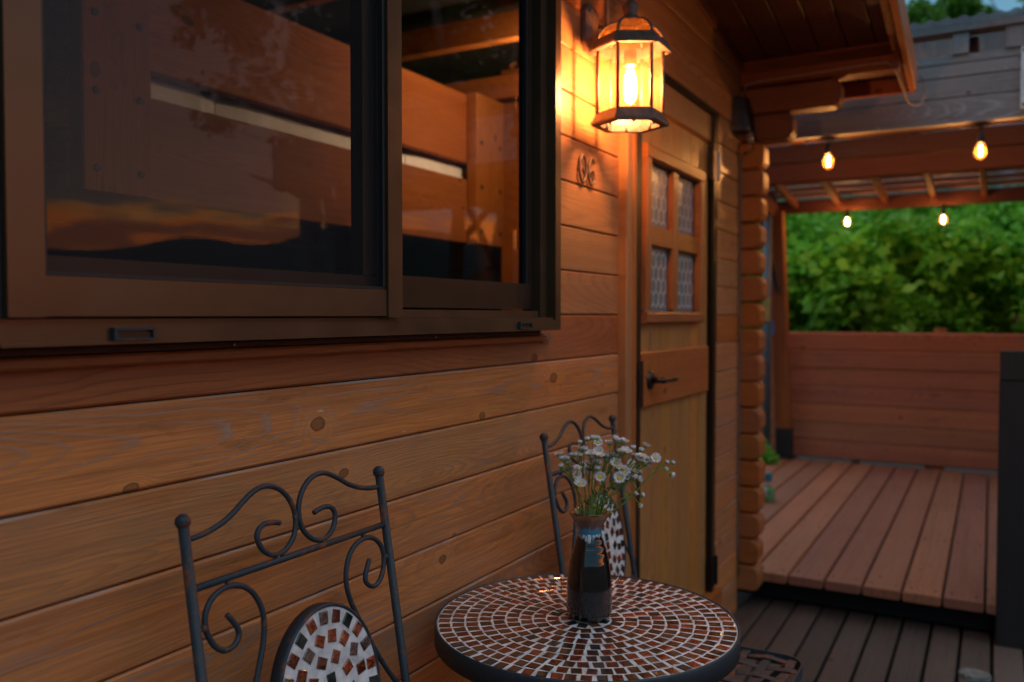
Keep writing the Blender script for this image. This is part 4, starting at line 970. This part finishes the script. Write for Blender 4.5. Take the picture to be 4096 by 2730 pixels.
# seat: flat-bar frame with a woven strap deck
SZ = .458; sx0, sx1, sy0, sy1 = .909-.195, .909+.195, -.545, -.165
def rrect(x0, x1, y0, y1, r, n=5):
    o = []
    for cx_, cy_, a0 in ((x1-r, y1-r, 0), (x0+r, y1-r, 90), (x0+r, y0+r, 180), (x1-r, y0+r, 270)):
        for k in range(n+1): a = R(a0+90*k/n); o.append((cx_+r*math.cos(a), cy_+r*math.sin(a)))
    return o
sf = rrect(sx0, sx1, sy0, sy1, .05); si = rrect(sx0+.004, sx1-.004, sy0+.004, sy1-.004, .046); n = len(sf)
v = [(x, y, SZ+.002) for x, y in sf]+[(x, y, SZ-.024) for x, y in sf]+[(x, y, SZ+.002) for x, y in si]+[(x, y, SZ-.024) for x, y in si]; f = []
for k in range(n):
    q = (k+1) % n; f += [(k, n+k, n+q, q), (2*n+k, k, q, 2*n+q), (3*n+k, 2*n+k, 2*n+q, 3*n+q), (n+k, 3*n+k, 3*n+q, n+q)]
obj('seat_frame', v, f, M['iron'], chair)
NS = 7
for ax in (0, 1):
    for k in range(NS):
        lo_, hi = (sy0, sy1) if ax == 0 else (sx0, sx1); a0, a1 = (sx0, sx1) if ax == 0 else (sy0, sy1)
        c_ = lo_+(hi-lo_)*(k+.5)/NS; v = []; f = []; m_ = 22; hw = .0095
        for i in range(m_+1):
            u = a0+.003+(a1-a0-.006)*i/m_
            # the straps end on the rounded frame
            ph = ((u-a0)/(a1-a0)*NS-.5)
            w_ = math.cos(PI*ph)*(1 if k % 2 else -1)*(1 if ax else -1)
            z = SZ-.003+.0024*w_
            for s_ in (-1, 1):
                for dz in (0, -.0016): v.append((u, c_+s_*hw, z+dz) if ax == 0 else (c_+s_*hw, u, z+dz))
        if k in (0, NS-1):
            cut = lambda p: (min(max(p[0], sx0+.004), sx1-.004), p[1], p[2])
            v = [((q[0] if ax else min(max(q[0], sx0+.02), sx1-.02)), (q[1] if not ax else min(max(q[1], sy0+.02), sy1-.02)), q[2]) for q in v]
        for i in range(m_):
            b = i*4
            for p, q in ((0, 2), (3, 1), (2, 3), (1, 0)): f.append((b+p, b+q, b+4+q, b+4+p))
        obj('seat_strap', v, f, M['ironrust'] if (k*3+ax*2) % 5 < 2 else M['iron'], chair)
for sgn in (-1, 1):
    x = .909+sgn*.182
    tube('rear_leg', catmull([(x, -.50, SZ-.02), (x, -.40, .33), (x, -.13, .012)], 5), .0065, M['iron'], chair, 8)
tube('leg_brace', [(.909-.182, -.30, .215), (.909+.182, -.30, .215)], .005, M['iron'], chair, 8)

def copy_thing(src, off, label, rz=0):
    r = src.copy(); COL.objects.link(r); r.matrix_basis = Matrix.Translation(Vector(off)) @ src.matrix_basis @ Matrix.Rotation(rz, 4, 'Z'); r['label'] = label
    def rec(o, p):
        for ch in [c for c in allobj if c.parent == o]:
            c = ch.copy(); COL.objects.link(c); c.parent = p; c.matrix_parent_inverse = ch.matrix_parent_inverse.copy(); c.matrix_basis = ch.matrix_basis.copy(); rec(ch, c)
    allobj = list(COL.objects); rec(src, r); return r
copy_thing(chair, (.942, -.016, -.0115), 'wrought iron bistro chair behind the vase with woven rusty strap seat showing')

# ================================================================== PLANTS
def leaf_cloud(n, sampler, size, seed, flat=.4):
    rs = np.random.RandomState(seed); c = sampler(rs, n)
    d = rs.normal(size=(n, 3)); d[:, 2] = d[:, 2]*.5-.15; d /= np.linalg.norm(d, axis=1)[:, None]
    u = rs.normal(size=(n, 3)); u[:, 2] += .8; s = np.cross(d, u); s /= np.linalg.norm(s, axis=1)[:, None]; nn = np.cross(s, d)
    l = size*rs.uniform(.6, 1.3, (n, 1)); w = l*.30
    v = np.stack([c, c+d*l*.5+s*w+nn*l*.06, c+d*l, c+d*l*.5-s*w+nn*l*.06], 1).reshape(-1, 3)
    me = D.meshes.new('leaves'); me.vertices.add(n*4); me.vertices.foreach_set('co', v.ravel())
    idx = (np.arange(n)[:, None]*4+np.array([0, 1, 2, 0, 2, 3])).ravel(); me.loops.add(n*6); me.loops.foreach_set('vertex_index', idx)
    me.polygons.add(n*2); me.polygons.foreach_set('loop_start', np.arange(n*2)*3); me.polygons.foreach_set('loop_total', np.full(n*2, 3)); me.update(calc_edges=True); me.validate(); return me
def clumps(k, rad, spread, squash=1., lo=.75):
    def f(rs, n):
        cc = rs.normal(size=(k, 3)); cc /= np.linalg.norm(cc, axis=1)[:, None]; cc *= rs.uniform(.25, 1., (k, 1))**.5*np.array([rad, rad, rad*squash])
        i = rs.randint(0, k, n); p = rs.normal(size=(n, 3)); p /= np.linalg.norm(p, axis=1)[:, None]; return cc[i]+p*rs.uniform(lo*.4, 1, (n, 1))**.6*spread*rs.uniform(.5, 1.2, (k, 1))[i]
    return f
hb = [leaf_cloud(10000, clumps(60, .70, (.17, .20, .15)[i], 1.15), (.080, .115, .065)[i], 5+i) for i in range(3)]
for me in hb: me.materials.append(M['hedge'])
HL = ['pale green leafy bush right behind the leaning pergola post', 'bright green bush seen under the nearer far bulb', 'leafy bush in the middle of the hedge over the fence', 'green bush under the far bulb away from the post', 'darker green bush at the far right over the fence', 'leafy bush hidden partly by the dark railing', 'tall green bush rising at the back of the hedge centre', 'tall green bush at the back left of the hedge', 'tall shaded bush at the back right of the hedge', 'low bush spreading beside the drain pipe']
HP = [(8.0, .75, 1.35, 1.), (8.0, .1, 1.30, 1.), (8.1, -.5, 1.35, 1.05), (8.0, -1.1, 1.25, 1.05), (8.2, -1.8, 1.2, 1.0), (8.1, -2.5, 1.2, 1.), (9.3, -.4, 1.9, 1.4), (9.4, .9, 1.9, 1.4), (9.4, -1.7, 1.75, 1.3), (8.0, 1.5, 1.2, 1.1)]
for i, ((x, y, z, s), lab) in enumerate(zip(HP, HL)):
    t = thing('bush', (x, y, -.35), lab, 'bush', 'bushes growing behind the fence')
    o = D.objects.new('foliage', hb[i % 3]); place(o, t, Matrix.Translation((x, y, z)) @ RZ(i*77) @ Matrix.Diagonal((s, s, s*1.15, 1)))
    tube('trunk', [(x, y, -.35), (x+.05, y, z)], .035, M['bark'], t, 6)
wd = leaf_cloud(500, clumps(8, .10, .06, .8), .05, 91); wd.materials.append(M['hedge'])
o = D.objects.new('weed', wd); place(o, None, Matrix.Translation((6.45, .56, .22))); tag(o, 'small green weed sprouting at the foot of the drain pipe', 'plant')
def tree(x, y, h, cr, seed, lab, n=16000, leaf=.12, crown_z=None, squash=.75, lean=(0, 0), grp=None):
    rs = random.Random(seed); t = thing('tree', (x, y, -.35), lab, 'tree', grp); cz = crown_z or h-cr*.8
    top = Vector((x+lean[0], y+lean[1], cz)); base = Vector((x, y, -.35))
    path = catmull([base, base.lerp(top, .35)+Vector((rs.uniform(-.15, .15), rs.uniform(-.15, .15), 0)), base.lerp(top, .7)+Vector((rs.uniform(-.2, .2), rs.uniform(-.2, .2), 0)), top], 4)
    r0 = h*.018
    tr = tube('trunk', path, [r0*(1-.6*k/(len(path)-1)) for k in range(len(path))], M['bark'], t, 10)
    for k in range(7):
        b = path[int(len(path)*(.45+.07*k))]; a = rs.random()*2*PI; e = b+Vector((math.cos(a)*cr*.8, math.sin(a)*cr*.8, rs.uniform(.3, 1)*cr*.7))
        tube('limb', catmull([b, b.lerp(e, .5)+Vector((0, 0, .1*cr)), e], 3), [r0*.4*(1-.12*q) for q in range(7)], M['bark'], tr, 6)
    me = leaf_cloud(n, clumps(55, cr, cr*.24, squash), leaf, seed); me.materials.append(M['treeleaf'])
    o = D.objects.new('crown', me); place(o, t, Matrix.Translation(top)); return t
tree(14.0, -.28, 5.9, 1.15, 21, 'green tree standing beyond the pergola roof against the sky', 34000, .11, crown_z=4.90)
tree(14.5, -1.75, 6.0, .9, 22, 'second tree beyond the pergola at the far right edge', 9000, .10, crown_z=5.0)
tree(15.5, 2.2, 5.2, 1.5, 25, 'tree beyond the hedge hidden mostly by the eave', 12000, .10)
# trees and a post on the yard side that the window glass mirrors
tree(6.1, -2.6, 4.6, 1.15, 31, 'slender tree by the deck mirrored in the right window pane', 5200, .085, squash=.9, lean=(-.45, -.35), crown_z=3.7)
tree(7.9, -3.6, 6.0, 1.9, 32, 'large dark tree in the yard mirrored behind the slender one', 15000, .12)
tree(5.6, -3.3, 4.4, .85, 33, 'leaning yard tree whose crown is mirrored in the insect screen', 3200, .085, crown_z=3.35, squash=.9, lean=(-.55, -.65))
tag(plank('wooden_post', None, M['darkwood'], (3.05, -1.62, 1.85), 3.7, .20, .14, UPX, .004), 'dark square wooden post standing at the outer side of the lower deck', 'post')
